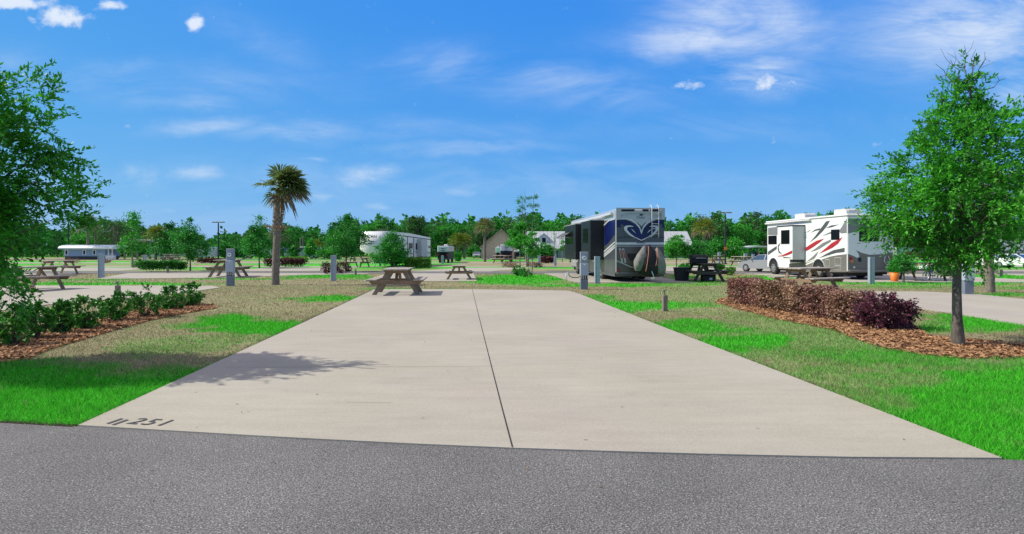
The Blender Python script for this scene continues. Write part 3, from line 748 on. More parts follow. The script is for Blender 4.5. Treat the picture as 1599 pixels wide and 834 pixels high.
def oak(name, label, cat, loc, trunk_h, H, r0, profile, nclump, crad, nleaf, L, W, mname, seed, bark='bark', lean=(0, 0), sy=1, twigs=(), hang=(), lump=.25, group=None, outer=.45, sprig=0):
    g = np.random.default_rng(seed); root = thing(name, label, cat, loc, group=group)
    C = envelope(profile, nclump, g, lump, outer, sy, lean)
    if len(hang): C = np.concatenate([C, np.array(hang)])
    mb = MB(); n = 10; P = []; ra = []
    for i in range(n + 1):
        t = i / n; z = H * t
        P.append((lean[0] * t * t + (math.sin(t * 5 + seed) * .03 * min(1, t * 4)) * H * .25, lean[1] * t * t + math.cos(t * 4 + seed) * .012 * H * min(1, t * 3), z)); ra.append(max(r0 * (1 - t) ** .8 * (1 + .35 * math.exp(-t * 25)), .006))
    mb.tube(P, ra, 10)
    step = max(1, len(C) // 90)
    for i in range(0, len(C), step):
        c = C[i] * np.array([.86, .86, 1]); rr = math.hypot(c[0], c[1]); z0 = max(trunk_h * .9, min(c[2] - rr * .55, H * .93)); t = z0 / H; k = min(int(t * n), n - 1); f = t * n - k
        a = Vector(P[k]).lerp(Vector(P[k + 1]), f); rb = max(.004, r0 * (1 - t) * .38)
        twig(g, a, c, rb, .004, mb, 4, .05, 5)
    for a, b in twigs:
        pp = twig(g, a, b, .011, .003, mb, 5, .05, 4)
        for q in range(3):
            s = pp[g.integers(2, 5)]; twig(g, s, s + Vector(g.normal(size=3)) * .10 + (Vector(b) - Vector(a)) * .25, .004, .002, mb, 2, .05, 3)
    mb.build('trunk', bark, root)
    if sprig: sprig_crown('crown', root, C, crad, nleaf // 13, 13, sprig, L, W, g, mname, bark=bark)
    else: crown('crown', root, C, crad, nleaf, L, W, g, mname)
    return root

litter()
# big left oak, its trunk just outside the picture
oak('oak_tree', 'large leafy oak tree leaning into the picture at the left edge', 'tree', (-7.38, 7.45), .9, 4.15, .11,
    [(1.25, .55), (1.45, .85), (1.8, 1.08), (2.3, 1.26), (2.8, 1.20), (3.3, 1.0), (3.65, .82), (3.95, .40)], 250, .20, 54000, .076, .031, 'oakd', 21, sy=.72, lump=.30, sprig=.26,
    hang=[(1.05, -.3, .95), (1.15, -.3, 1.05), (1.0, -.2, 1.1), (1.52, .1, 2.0), (1.6, .1, 1.9), (1.66, .1, 2.15), (1.55, 0, 2.4), (1.4, .2, 2.7), (1.05, .3, 3.7), (1.25, .1, 3.55), (1.3, 0, 3.2)])
# young oak on the right with bare twigs at its tip
oak('oak_tree', 'young live oak with a slim trunk in mulch at the right, bare twigs on top', 'tree', (*G(1496, 540), 0), 1.3, 4.45, .072,
    [(1.45, .30), (1.62, .80), (2.0, 1.00), (2.5, 1.06), (2.8, 1.0), (3.1, .76), (3.45, .55), (3.8, .34), (4.1, .18), (4.3, .05)], 230, .18, 46000, .072, .028, 'oak', 5, sprig=.25, lean=(.22, 0), lump=.46,
    twigs=[((.12, 0, 3.9), (-.32, .05, 4.45)), ((.1, 0, 3.7), (-.45, 0, 3.95)), ((.18, 0, 4.1), (.42, 0, 4.62)), ((.15, 0, 4.1), (.10, 0, 4.72)), ((.18, 0, 3.9), (.75, 0, 4.2)), ((.12, 0, 4.0), (-.12, 0, 4.5)), ((.1, 0, 3.5), (-.62, 0, 3.5)), ((.2, 0, 3.9), (.28, 0, 4.66))])

# ---- palms
def frond(g, V, Vm, base, az, el, pet, fan, nl, mi, droop=.5):
    d = Vector((math.cos(az) * math.cos(el), math.sin(az) * math.cos(el), math.sin(el))); b = Vector(base); hub = b + d * pet
    side = d.cross(Vector((0, 0, 1))).normalized(); up = side.cross(d).normalized(); w = .030
    V += [b - side * w, b + side * w, hub + side * w * .6, hub - side * w * .6]; Vm.append(mi)
    for i in range(nl):
        a = (i / (nl - 1) - .5) * R(205) + g.normal() * .04; l = fan * (.72 + .28 * math.cos(a)) * g.uniform(.85, 1.1)
        dr = (d * math.cos(a) + side * math.sin(a) + up * (abs(math.sin(a)) * .35 - .05)).normalized(); n = (up + side * .9 * math.sin(i * 2.1)).normalized()
        s2 = dr.cross(n).normalized() * (fan * .048); mid = hub + dr * l * .6; tip = hub + dr * l - Vector((0, 0, droop * l * g.uniform(.25, .6)))
        V += [hub, mid - s2, tip, mid + s2]; Vm.append(mi)
def palm(name, label, loc, H, r, crown_r, seed, mats=('palm', 'palmdry'), wind=0.0, boots=(.55, 1.0), nf=34, nl=22, lean=(0, 0), group=None, skirt=False):
    g = np.random.default_rng(seed); root = thing(name, label, 'palm tree', loc, group=group)
    mb = MB(); n = 22; P = []; ra = []
    for i in range(n + 1):
        t = i / n; P.append((lean[0] * t ** 1.5, lean[1] * t, H * t)); ra.append(r * (1.12 - .12 * min(1, t * 6)) * (1 + .05 * math.sin(i * 2.7)) * (1 if t < .97 else .7))
    mb.tube(P, ra, 12); tr = mb.build('trunk', 'palmbark', root)
    if boots:
        b = MB(); z = H * boots[0]; k = 0
        while z < H * boots[1]:
            for q in range(7):
                a = q * 2 * math.pi / 7 + k * .45; t = z / H; c = Vector((lean[0] * t ** 1.5, lean[1] * t, z)); d = Vector((math.cos(a), math.sin(a), 0)); s = Vector((-d.y, d.x, 0)); ln = g.uniform(.10, .22)
                p0 = c + d * r * .75; p1 = p0 + d * (r * .55 + ln * .25) + Vector((0, 0, ln))
                w0, w1 = r * .55, r * .18
                b.add([p0 - s * w0, p0 + s * w0, p1 + s * w1, p1 - s * w1, p0 - s * w0 - d * .03 + Vector((0, 0, .05)), p0 + s * w0 - d * .03 + Vector((0, 0, .05))], [[0, 1, 2, 3], [0, 3, 4], [1, 5, 2], [4, 3, 2, 5]])
            z += r * .62; k += 1
        b.build('leaf_base', 'boot', root)
    V = []; Vm = []; top = (lean[0], lean[1], H)
    for i in range(nf):
        az = i * 2.399 + g.normal() * .2; el = R(80 - 115 * (i / nf) ** .9)
        if wind:
            v = Vector((math.cos(az) * math.cos(el) + wind * g.uniform(.5, 1.2), math.sin(az) * math.cos(el), math.sin(el) * .9)).normalized(); az = math.atan2(v.y, v.x); el = math.asin(v.z)
        dry = 1 if i > nf * .88 else 0
        frond(g, V, Vm, top, az, el, crown_r * .42, crown_r * .62, nl, dry, .35 + .5 * (i / nf))
    if skirt:
        for q in range(7): frond(g, V, Vm, (lean[0] * .3, 0, H * boots[0]), q * .9, R(28), r * 2.2, .42, 9, 1, .9)
        frond(g, V, Vm, top, math.pi, R(22), crown_r * .62, .24, 9, 1, 1.2)
    V = np.array([tuple(p) for p in V]); fast_mesh('fronds', V, 4, (mats, np.array(Vm)), root)
    return root
x, y = G(430, 445)
palm('palm_tree', 'tall palm with wind swept fronds standing on the dry left lawn', (x, y), Zat(294, y), .155, 1.28, 3, wind=1.0, boots=(.55, .98), nf=52, nl=26, lean=(.22, 0), skirt=True)
x, y = G(1545, 456.5); palm('palm_tree', 'thick palm trunk standing behind the oak at the right edge', (x, y), 3.75, .155, 1.1, 4, wind=0, boots=(.8, 1.0), nf=24, nl=16, lean=(-.15, 0))
FP = [(757, 409, 355, .9, 11, 'palmy', 'shaggy palm left of the tan gabled building', 'palm'), (1099, 410.5, 358, 1.05, 12, 'palmy', 'yellow green palm to the right of the big blue motor coach', None), (137, 405.5, 352, 1.0, 13, 'palm', 'round headed palm in front of the pale blue cottage', None),
      (714, 404, 377, .8, 14, 'palmy', 'yellowish palm, left one of the pair by the small black trailer', None), (725, 404, 378, .8, 15, 'palmy', 'yellowish palm, right one of the pair by the small black trailer', None), (243, 406, 367, .9, 16, 'palmy', 'small orange tinged palm beside the white bus at the far left', None),
      (497, 403, 385, .7, 17, 'palmy', 'small yellowish palm right of the dark coach', None), (434, 405, 368, 1.0, 18, 'palm', 'far palm half hidden behind the tall palm trunk', None)]
for px, py, pt, cr, sd, mm, lb, _ in FP:
    x, y = G(px, py); palm('palm_tree', lb, (x, y), Zat(pt, y), .10 * y / 70 + .06, cr * y / 42, sd, mats=('palmm' if px == 757 else mm, 'palmdry'), boots=None, nf=34, nl=14)

# ---- mid-distance trees
def young(px, py, ptop, pw, label, seed, mname='young', form='oval', n=5200, cat='tree', bark='bark', sparse=0, group=None, base=.28):
    x, y = G(px, py); H = Zat(ptop, y); W = pw * y / FPX / 2; g = None
    forms = {'oval': [(base, .35), (base + .12, .85), (.5, 1.0), (.65, .8), (.8, .5), (.92, .22), (1.0, .05)],
             'cone': [(base, .6), (base + .08, 1.0), (.5, .85), (.7, .5), (.85, .25), (1.0, .05)],
             'round': [(base, .5), (base + .1, .95), (.6, 1.0), (.8, .8), (.95, .4), (1.0, .1)],
             'thin': [(base, .9), (base + .1, 1.0), (.5, .7), (.62, .35), (.75, .5), (.9, .3), (1.0, .1)]}
    prof = [(a * H, b * W) for a, b in forms[form]]; s = y / FPX * 1.561
    return oak('tree', label, cat, (x, y), base * H, H, max(.045, H * .014), prof, int(70), W * .22, n, max(.11, s * 1.9), max(.06, s * 1.1), mname, seed, bark, lump=.3, group=group)
young(540, 424, 333, 62, 'full green tree with a bare tip left of the white fifth wheel trailer', 31, n=8000, base=.25)
young(611, 419, 361, 62, 'broad low tree in front of the white fifth wheel trailer', 32, form='cone', n=7500, base=.15)
young(297, 423, 342, 62, 'dense tree at the right end of the clipped green hedge', 33, n=8000, base=.22)
young(405, 419, 340, 56, 'pointed green tree just left of the tall palm', 34, form='cone', n=7000, base=.25)
young(207, 418, 326, 42, 'thin airy sapling with a long leader left of the clipped hedge', 35, 'elm', 'thin', 3200, bark='barkl')
young(812, 417, 338, 40, 'slim bright green tree in front of the woods, centre of the picture', 36, 'elm', 'oval', 6500, bark='barkl', base=.32)
young(831, 423, 362, 30, 'young pale stemmed tree left of the house dormer', 37, 'elm', 'round', 2200, bark='barkl', base=.4)
young(1056, 418, 363, 46, 'bright green tree just right of the blue motor coach', 38, 'elm', 'oval', 5500, base=.3)
young(1091, 418, 375, 44, 'grey green tree behind the table with the grill', 39, 'young', 'round', 3600, bark='barkl', base=.3)
young(878, 410, 365, 16, 'nearly bare sapling in front of the house roof beside the coach awning', 40, 'elm', 'thin', 260, bark='barkl', base=.45)
young(866, 411, 358, 14, 'leafless forked sapling in front of the house', 41, 'elm', 'thin', 60, bark='barkl', base=.45)
young(127, 404, 363, 34, 'leafy tree left of the pale blue cottage', 42, 'elm', 'round', 2500, base=.2)
young(112, 405, 382, 22, 'small dark tree before the cottage porch', 43, 'young', 'round', 1600, base=.15)
young(262, 406, 362, 48, 'bushy tree hiding the white bus', 44, 'young', 'round', 4200, base=.12)
young(350, 405, 378, 30, 'small tree behind the lamp post', 45, 'young', 'round', 1900, base=.15)
young(372, 405, 384, 28, 'small tree right behind the numbered grey pedestal', 46, 'young', 'round', 1700, base=.15)
young(458, 404, 384, 20, 'rounded small tree in front of the dark far coach', 47, 'young', 'oval', 1500, base=.2)
young(486, 404, 372, 22, 'slender small tree right of the dark far coach', 48, 'elm', 'cone', 1700, base=.2)
young(515, 405, 386, 34, 'low leafy tree behind the slim grey post', 49, 'elm', 'round', 1900, base=.12)
young(780, 403, 378, 44, 'dark bushy tree in front of the tan gabled building', 50, 'young', 'round', 2800, base=.1)
young(740, 402, 383, 30, 'small bushy tree left of the shaggy palm', 51, 'young', 'cone', 1700, base=.12)
young(850, 404, 381, 36, 'bushy tree below the house dormer', 52, 'young', 'round', 2400, base=.1)
young(1120, 408, 371, 36, 'rounded tree left of the tall lamp post', 53, 'young', 'oval', 2600, base=.15)
young(1146, 408, 370, 40, 'upright tree right of the tall lamp post', 54, 'elm', 'oval', 2600, base=.15)
young(1173, 405, 386, 20, 'small tree before the open shed', 55, 'young', 'oval', 1000, base=.2)
young(1196, 405, 386, 18, 'small tree touching the front of the red striped motorhome', 56, 'elm', 'oval', 1000, base=.2)
young(590, 405, 352, 40, 'tall tree rising behind the nose of the fifth wheel trailer', 57, 'wood_leaf2', 'oval', 2600, base=.2)
# the tall sapling with two sparse leaders
x, y = G(815, 417); g = np.random.default_rng(77); root = thing('sapling', 'tall sapling with two sparse feathery leaders above the tree tops', 'tree', (x + .5, y + 1.5, 0)); mb = MB(); Cs = []
for bx, tx, zt in ((.05, -.25, 292), (.1, .6, 292), (0, -.5, 300)):
    H = Zat(zt, y); P = twig(g, (bx, 0, .0), (bx + tx, 0, H), .07, .008, mb, 8, .008, 6)
    for k in range(26):
        t = g.uniform(.62, 1.0); q = P[min(8, int(t * 8))]; dd = Vector((g.choice((-1, 1)) * g.uniform(.15, .45), g.normal() * .2, g.uniform(.05, .3))); e = Vector(q) + dd
        twig(g, q, e, .012, .005, mb, 2, .03, 3); Cs.append(tuple(e))
mb.build('trunk', 'barkl', root); crown('crown', root, np.array(Cs), .20, 1500, .13, .07, g, 'young')

# ---- far woods: three model trees, copied along the horizon
def far_tree(mname, seed, prof, n=3200, leaf=.42):
    g = np.random.default_rng(seed); root = thing('woodland_tree', '', 'tree'); mb = MB(); mb.tube([(0, 0, 0), (.1, 0, 4), (0, .1, 8)], [.25, .18, .06], 6)
    C = envelope(prof, 60, g, .35, .35)
    for c in C[::4]: twig(g, (0, 0, max(2, c[2] - 2)), c, .08, .02, mb, 2, .05, 4)
    mb.build('trunk', 'bark', root); crown('crown', root, C, .75, n, leaf, leaf * .7, g, mname, .7); return root
base = [far_tree('wood_leaf', 61, [(.6, 2.8), (2.5, 3.6), (5, 3.6), (7.5, 2.9), (9.5, 1.2), (10, .3)]), far_tree('wood_leaf3', 62, [(.6, 2.6), (3, 3.4), (6, 3.2), (8.5, 2.2), (10, .6)]),
        far_tree('wood_leaf2', 63, [(2, 1.6), (4.5, 2.6), (6.5, 3.6), (8.2, 3.2), (9.6, 1.4), (10, .4)], 2600), far_tree('wood_leaf', 64, [(4, .8), (6, 2.0), (7.5, 2.8), (9, 2.0), (10, .6)], 1500)]
TOPS = [(-60, 352), (60, 350), (110, 362), (130, 358), (165, 343), (190, 341), (215, 350), (235, 356), (255, 360), (275, 352), (300, 372), (330, 374), (350, 366), (375, 362), (395, 360), (430, 360), (460, 354), (475, 352), (495, 362), (510, 372), (525, 350), (545, 342), (575, 343), (620, 342), (660, 345), (700, 341), (735, 343), (760, 342), (790, 338), (820, 334), (850, 336), (875, 338), (905, 338), (960, 340), (1045, 345), (1080, 340), (1110, 336), (1145, 340), (1165, 338), (1200, 335), (1240, 336), (1290, 333), (1310, 330), (1340, 336), (1400, 338), (1480, 338), (1700, 335)]
tx = [t[0] for t in TOPS]; ty = [t[1] for t in TOPS]
WG = 'trees of the woods along the horizon'
k = 0
for row, (Y, off, sc) in enumerate(((128, 0, 1.0), (139, 13, 1.06))):
    px = -50
    while px < 1660:
        i = random.choice((0, 0, 1, 1, 2)) if px > 520 else random.choice((0, 0, 2, 0, 1))
        yy = Y + random.uniform(-4, 4); top = np.interp(px + off, tx, ty) + random.uniform(-3, 6) + (3 if row == 0 else -1); h = Zat(top, yy) / 10.0
        if 300 < px < 345: yy += 45; h = Zat(top, yy) / 10
        w = max(.62, min(1.05, h * 1.15)) * random.uniform(.85, 1.15)
        args = ((Xat(px + off, yy), yy, 0), random.uniform(0, 6.28)); sc3 = (w, w, h)
        if k < 3 and base[i].location.length < 1 and not base[i].get('used'):
            pass
        o = dup(base[i], args[0], args[1], 'broad green tree in the dense woods along the horizon', WG, sc3)
        px += 30 * random.uniform(.8, 1.2); k += 1
for b in base:
    for c in children(b): bpy.data.objects.remove(c)
    bpy.data.objects.remove(b)
# a few that stand out of the wood's outline
def special(px, py_top, Y, w, label, seed, mname, prof):
    g = np.random.default_rng(seed); H = Zat(py_top, Y); root = thing('tall_tree', label, 'tree', (Xat(px, Y), Y, 0)); mb = MB(); mb.tube([(0, 0, 0), (.1, 0, H * .5), (0, .1, H * .92)], [.3, .2, .06], 7)
    C = envelope([(a * H, b * w) for a, b in prof], 60, g, .4, .5)
    for c in C[::3]: twig(g, (0, 0, min(max(2, c[2] - 1.5), H * .8)), c, .07, .02, mb, 2, .05, 4)
    mb.build('trunk', 'bark', root); crown('crown', root, C, w * .17, 3400, .36, .24, g, mname, .7)
special(185, 341, 118, 6.2, 'huge dark oak with a wide dome behind the open shelter at the far left', 71, 'wood_leaf2', [(.25, .7), (.45, 1.0), (.7, .95), (.9, .6), (1, .1)])
special(268, 349, 105, 2.6, 'tall ragged tree rising above the white bus', 72, 'wood_leaf', [(.3, .6), (.5, 1.0), (.75, .9), (1, .3)])
special(652, 339, 118, 2.4, 'flat topped pine showing above the fifth wheel roof', 73, 'wood_leaf2', [(.5, .5), (.75, 1.0), (.9, .9), (1, .4)])
special(528, 346, 100, 2.6, 'dark leafy tree behind the full tree left of the fifth wheel', 74, 'wood_leaf', [(.2, .7), (.5, 1.0), (.8, .7), (1, .2)])
# the mass of the wood behind them
g = np.random.default_rng(99); N = 30000; PX = g.uniform(-150, 1760, N); YY_ = g.uniform(146, 166, N); top = np.interp(PX, tx, ty) + 1 + g.normal(0, 2.5, N)
Zt = CAM_H + (HOR - top) * YY_ / FPX; Zt = Zt * (.9 + .12 * np.sin(PX * .13) + .08 * np.sin(PX * .31)); Zz = Zt * g.random(N) ** .6
fm = fast_mesh('woodland', leaf_quads(np.stack([(PX - CX) * YY_ / FPX, YY_, Zz], 1), 1.5, 1.1, g), 4, 'wood_leaf')
tag(fm, 'dense mass of the far wood closing the view behind the single trees', 'woodland', kind='stuff')

# ------------------------------------------------------------------ shrubs and hedges
def shrub(name, label, loc, w, h, mname, n, L, W, seed, group=None, stems=True, sx=1.0, rz=0, flat=.85, parent_cat='shrub', base=.14, cl=40, sprig=0):
    g = np.random.default_rng(seed); root = thing(name, label, parent_cat, loc, rz, group)
    mb = MB(); C = envelope([(base * h, w * .30), (.35 * h, w * .46), (.65 * h, w * .5), (.88 * h, w * .38), (h, w * .12)], cl, g, .14, .45, sx)
    if stems:
        for c in C[::2]: twig(g, (g.normal() * .03, g.normal() * .03, 0), c, .010, .004, mb, 3, .06, 4)
        mb.build('stem', 'bark', root)
    if sprig: sprig_crown('foliage', root, C, w * .10, n // 8, 8, sprig, L, W, g, mname)
    else: crown('foliage', root, C, w * .13, n, L, W, g, mname, .85)
    return root
SH = [(8, 541, 486, 62, 'dark rounded shrub cut by the left edge of the picture, nearest of the row'), (47, 531, 478, 42, 'upright leggy shrub, second from the near end of the left row'), (85, 523, 474, 34, 'smallest narrow shrub of the left row'),
      (130, 515, 465, 54, 'full open shrub leaning left in the middle of the left row'), (173, 503, 461, 44, 'twiggy low shrub just left of the wooden tap post'), (219, 496, 451, 56, 'bulky dark shrub right beside the wooden tap post'), (262, 485, 452, 40, 'shrub second from the far end of the left row'), (293, 479, 445, 38, 'farthest shrub of the left row, at the mulch tip')]
for i, (px, py, pt, w, lb) in enumerate(SH):
    x, y = G(px, py); shrub('shrub', lb, (x, y + .15), w * y / FPX * .80, Zat(pt, y), 'holly', 2500, .060, .036, 100 + i, sprig=.065, group='green shrubs in the mulch row on the left')
# long clipped hedge on the right: one thing of bronze leaves, with a purple shrub grown into its near end
def hedge(name, label, a, b, w, h0, h1, mname, n, L, W, seed, dens=None, mats=None, cat='hedge', z0=.06, bump=.10):
    g = np.random.default_rng(seed); a = Vector((*a, 0)); b = Vector((*b, 0)); d = b - a; Ln = d.length; root = thing(name, label, cat, a); d.normalize(); s = Vector((-d.y, d.x, 0))
    t = g.random(n); lumps = np.sin(t * Ln * 4.2) * .5 + np.sin(t * Ln * 9.7 + 1) * .3; h = (h0 + (h1 - h0) * t) * (1 + bump * lumps); ww = w / 2 * (1 + bump * 1.3 * np.sin(t * Ln * 4.2 + .5))
    an = g.uniform(-.35, math.pi + .35, n); rad = g.random(n) ** .22; e = .55
    cx = np.sign(np.cos(an)) * np.abs(np.cos(an)) ** e * rad * ww; cz = z0 + (h - z0) * (.5 + .5 * np.sign(np.sin(an)) * np.abs(np.sin(an)) ** e * rad) ; low = an < 0
    cz = np.where(g.random(n) < .45, z0 + (h - z0) * g.random(n), cz)
    cx = np.where(g.random(n) < .25, np.sign(cx) * ww * g.uniform(.8, 1.02, n), cx)
    endr = np.clip(np.minimum(t, 1 - t) * Ln / (w * .35), .35, 1) ** .5; cx = cx * endr; cz = z0 + (cz - z0) * (.75 + .25 * endr)
    P = np.stack([d.x * t * Ln + s.x * cx, d.y * t * Ln + s.y * cx, cz], 1) + g.normal(0, .018, (n, 3))
    V = leaf_quads(P, L, W, g, .2)
    if mats: fast_mesh('foliage', V, 4, (mats, (vnoise(t * Ln, t * 0 + 3, 1.1, seed) + g.normal(0, .28, n) > .5).astype(int)), root)
    else: fast_mesh('foliage', V, 4, mname, root)
    mb = MB()
    for i in range(int(Ln / .16)):
        q = (i + g.random()) * .16
        for r_ in range(1): twig(g, (d.x * q + s.x * g.normal() * w * .12, d.y * q + s.y * g.normal() * w * .12, 0), (d.x * q + s.x * g.normal() * w * .3, d.y * q + s.y * g.normal() * w * .3, h0 * g.uniform(.3, .6)), .010, .004, mb, 2, .05, 4)
    mb.build('stem', 'bark', root); return root
A_ = Vector(G(1150, 473)); B_ = Vector(G(1350, 506)); hedge('hedge', 'long clipped hedge of bronze brown leaves along the mulch bed on the right', tuple(A_), tuple(B_), .78, .72, .62, 'lorop', 34000, .058, .036, 201, mats=['lorop', 'lorop_g'])
x, y = G(1388, 514)
shrub('shrub', 'dark purple leaved shrub at the near end of the bronze hedge', (x - .02, y + .1), .96, .64, 'lorop_p', 9000, .050, .030, 202, sx=.85, base=.06, cl=90, sprig=.12)
hedge('hedge', 'clipped dark green hedge with gaps below, left lawn beyond the road', G(222, 424.5), G(290, 424), 1.1, Zat(408.5, 40), Zat(408.5, 40), 'hedge_green', 5000, .13, .09, 203, z0=.18)
x, y = G(219, 420); shrub('shrub', 'small round green shrub at the left end of the clipped green hedge', (x, y), 1.1, .75, 'hedge_green', 900, .12, .08, 204)
hedge('hedge', 'yellow green clipped hedge in front of the fifth wheel trailer', G(632, 418.5), G(672, 418.5), 1.3, .85, .85, 'hedge_lime', 3500, .14, .1, 205)
hedge('hedge', 'low maroon hedge behind the tall palm trunk', G(414, 417.5), G(474, 416.5), 1.2, .75, .75, 'redhedge', 3000, .15, .1, 206, z0=.1)
hedge('hedge', 'low maroon hedge left of the lamp post', G(310, 411), G(352, 411), 1.2, .55, .55, 'redhedge', 1800, .18, .12, 207)
hedge('hedge', 'maroon hedge in front of the house, between two pale posts', G(844, 411), G(865, 411), 1.2, .75, .75, 'redhedge', 1500, .2, .14, 208)
hedge('hedge', 'yellow green hedge behind the far maroon hedge', G(443, 412), G(480, 412), 1.2, .75, .75, 'hedge_lime', 1800, .18, .12, 209)
x, y = G(510, 428); shrub('shrub', 'reddish shrub half hidden behind the slim grey post', (x, y), .7, .72, 'redhedge', 900, .09, .06, 210)
x, y = G(533, 427); shrub('shrub', 'wide reddish shrub just right of the slim grey post', (x, y), 1.3, .70, 'redhedge', 1600, .09, .06, 211)
x, y = G(808, 431); shrub('shrub', 'bright green shrub, left of the two beyond the pad', (x, y + .3), .68, .56, 'hedge_green', 1100, .07, .05, 212)
x, y = G(819, 432.5); shrub('shrub', 'darker green shrub, right of the two beyond the pad', (x, y), .78, .46, 'young', 1200, .07, .05, 213)
for i, (px, py, pt, w, mm, lb) in enumerate([(1069, 423, 413, 18, 'young', 'olive bush between the two trees right of the motor coach'), (1122, 423.5, 412, 16, 'hedge_green', 'green bush right of the table with the grill'), (1140, 430, 417, 16, 'hedge_lime', 'sparse flowering bush behind the far end of the bronze hedge'),
        (1476, 432, 412, 30, 'hedge_green', 'spreading green bush right of the child bicycle'), (1530, 416, 403, 22, 'hedge_green', 'green bush in front of the white cars'), (1398, 428, 411, 20, 'hedge_lime', 'leafy bush right behind the orange pot'), (895, 410, 401, 12, 'hedge_lime', 'round lime bush beneath the coach awning'), (830, 402, 393, 24, 'young', 'bush beside the house porch'),
        (1448, 404, 393, 26, 'redhedge', 'maroon bush far behind the child bicycle'), (1420, 404, 394, 18, 'redhedge', 'small maroon bush behind the sapling by the orange pot'), (714, 408, 395, 14, 'elm', 'little bright conical bush below the palm pair')]):
    x, y = G(px, py); shrub('shrub', lb, (x, y), w * y / FPX, Zat(pt, y), mm, 1000, .0022 * y + .03, .0014 * y + .02, 220 + i)
for i, (px, py, w, lb) in enumerate([(800, 418, 34, 'low scrubby ground plants before the house, left clump'), (835, 417.5, 30, 'low scrubby ground plants before the house, right clump'), (110, 411, 34, 'low reddish plants before the blue cottage'), (165, 411, 22, 'low dry plants beside the grey post, far left')]):
    x, y = G(px, py); shrub('low_plants', lb, (x, y), w * y / FPX, .42, ['lorop_g', 'lorop', 'lorop_g', 'lorop'][i], 500, .13, .07, 240 + i, sx=.4)

# ------------------------------------------------------------------ picnic tables
def table(label, loc, rz, scale=1.0, dark=False, group='picnic tables on the pads'):
    A, B, T = ('dwood', 'dwood', 'dwood') if dark else ('wood', 'woodx', 'woodend')
    root = thing('picnic_table', label, 'picnic table', loc, rz, group, scale)
    L = 1.85; mb = MB(); g = np.random.default_rng(5)
    for i in range(5): mb.box(((i - 2) * .155, g.normal() * .006, .745), (.143, L, .038), None, .005)
    mb.build('tabletop', T, root)
    for s in (-1, 1):
        b = MB()
        for j in range(2): b.box((s * (.60 + j * .152), g.normal() * .006, .445), (.140, L, .038), None, .005)
        b.build('seat', T, root)
    for e in (-1, 1):
        y = e * .62; f = MB()
        f.prism([(-.36, .725), (.36, .725), (.30, .635), (-.30, .635)], (0, y + .019, 0), (1, 0, 0), (0, 0, 1), (0, -.038, 0)); f.build('top_brace', B, root)
        f = MB(); f.prism([(-.78, .425), (.78, .425), (.70, .315), (-.70, .315)], (0, y + e * .040 + .019, 0), (1, 0, 0), (0, 0, 1), (0, -.038, 0)); f.build('seat_beam', B, root)
        for s in (-1, 1):
            f = MB(); f.prism([(s * .14, .725), (s * .27, .725), (s * .70, 0), (s * .565, 0)][::s], (0, y - e * .001 + .019 - e * .039, 0), (1, 0, 0), (0, 0, 1), (0, -.038, 0)); f.build('leg', A, root)
        f = MB(); f.bar((0, y - e * .04, .36), (0, y - e * .34, .72), .085, .038, (0, 1, 0)); f.build('diagonal_brace', B, root)
    return root
x, y = G(622, 459.2); T1 = table('weathered grey picnic table at the far left corner of the main pad', (x, y, .024), PADA, 1.13)
def t2(label, px, py, rz, sc, z=.02): x, y = G(px, py); return dup(T1, (x, y, z), rz, label, scale=sc)
t2('small weathered picnic table standing on the pad beyond the main one', 717, 436.2, PADA, .93)
t2('weathered table under the left oak at the edge of the neighbouring pad', 47, 453.5, PADA - .25, 1.15)
t2('weathered picnic table farther back at the left, behind the oak twigs', 92, 428.4, PADA - .35, 1.1)
t2('picnic table partly hidden by the numbered pedestal on the left', 357, 432.5, PADA + .1, 1.25)
t2('weathered picnic table standing crossways behind the bronze hedge', 1262, 455.5, R(-62), 1.12)
t2('tiny far table right of the far coach and in front of the trees', 1159, 415, .3, 1.2, 0)
t2('tiny far table heaped with things left of the lamp post', 1114, 412, .3, 1.2, 0)
t2('tiny far picnic table behind the clipped green hedge', 268, 407, 1.4, 1.2, 0)
t2('tiny far picnic table in front of the silver and black trailer', 784, 411, .8, 1.2, 0)
t2('far table left of the shaggy palm trunk', 700, 404, 1.4, 1.3, 0)
t2('far table near the foot of the full tree left of the fifth wheel', 560, 417, 1.2, 1.1, 0)
x, y = G(1098, 439); TD = table('dark stained picnic table with a grill on top right of the blue coach', (x, y, 0), PADA, 1.15, True)
x, y = G(1440, 438.3); dup(TD, (x, y, .02), R(82), 'dark stained picnic table behind the child bicycle', scale=1.15)
# grill on the dark table
x, y = G(1098, 439); GT = thing('grill', 'black portable grill standing on the dark table beside the blue coach', 'grill', (x - .22, y, .882), PADA)
mb = MB(); mb.box((0, 0, .10), (.78, .45, .20), None, .03); mb.build('firebox', 'black', GT)
mb = MB(); mb.prism([(-.24, 0), (-.24, .1), (-.14, .20), (.14, .20), (.24, .1), (.24, 0)], (-.39, 0, .203), (0, 1, 0), (0, 0, 1), (.78, 0, 0)); mb.build('lid', 'black', GT)
mb = MB(); mb.tube([(-.25, -.25, .2), (-.25, -.30, .24), (.25, -.30, .24), (.25, -.25, .2)], .014, 6); mb.build('handle', 'chrome', GT)
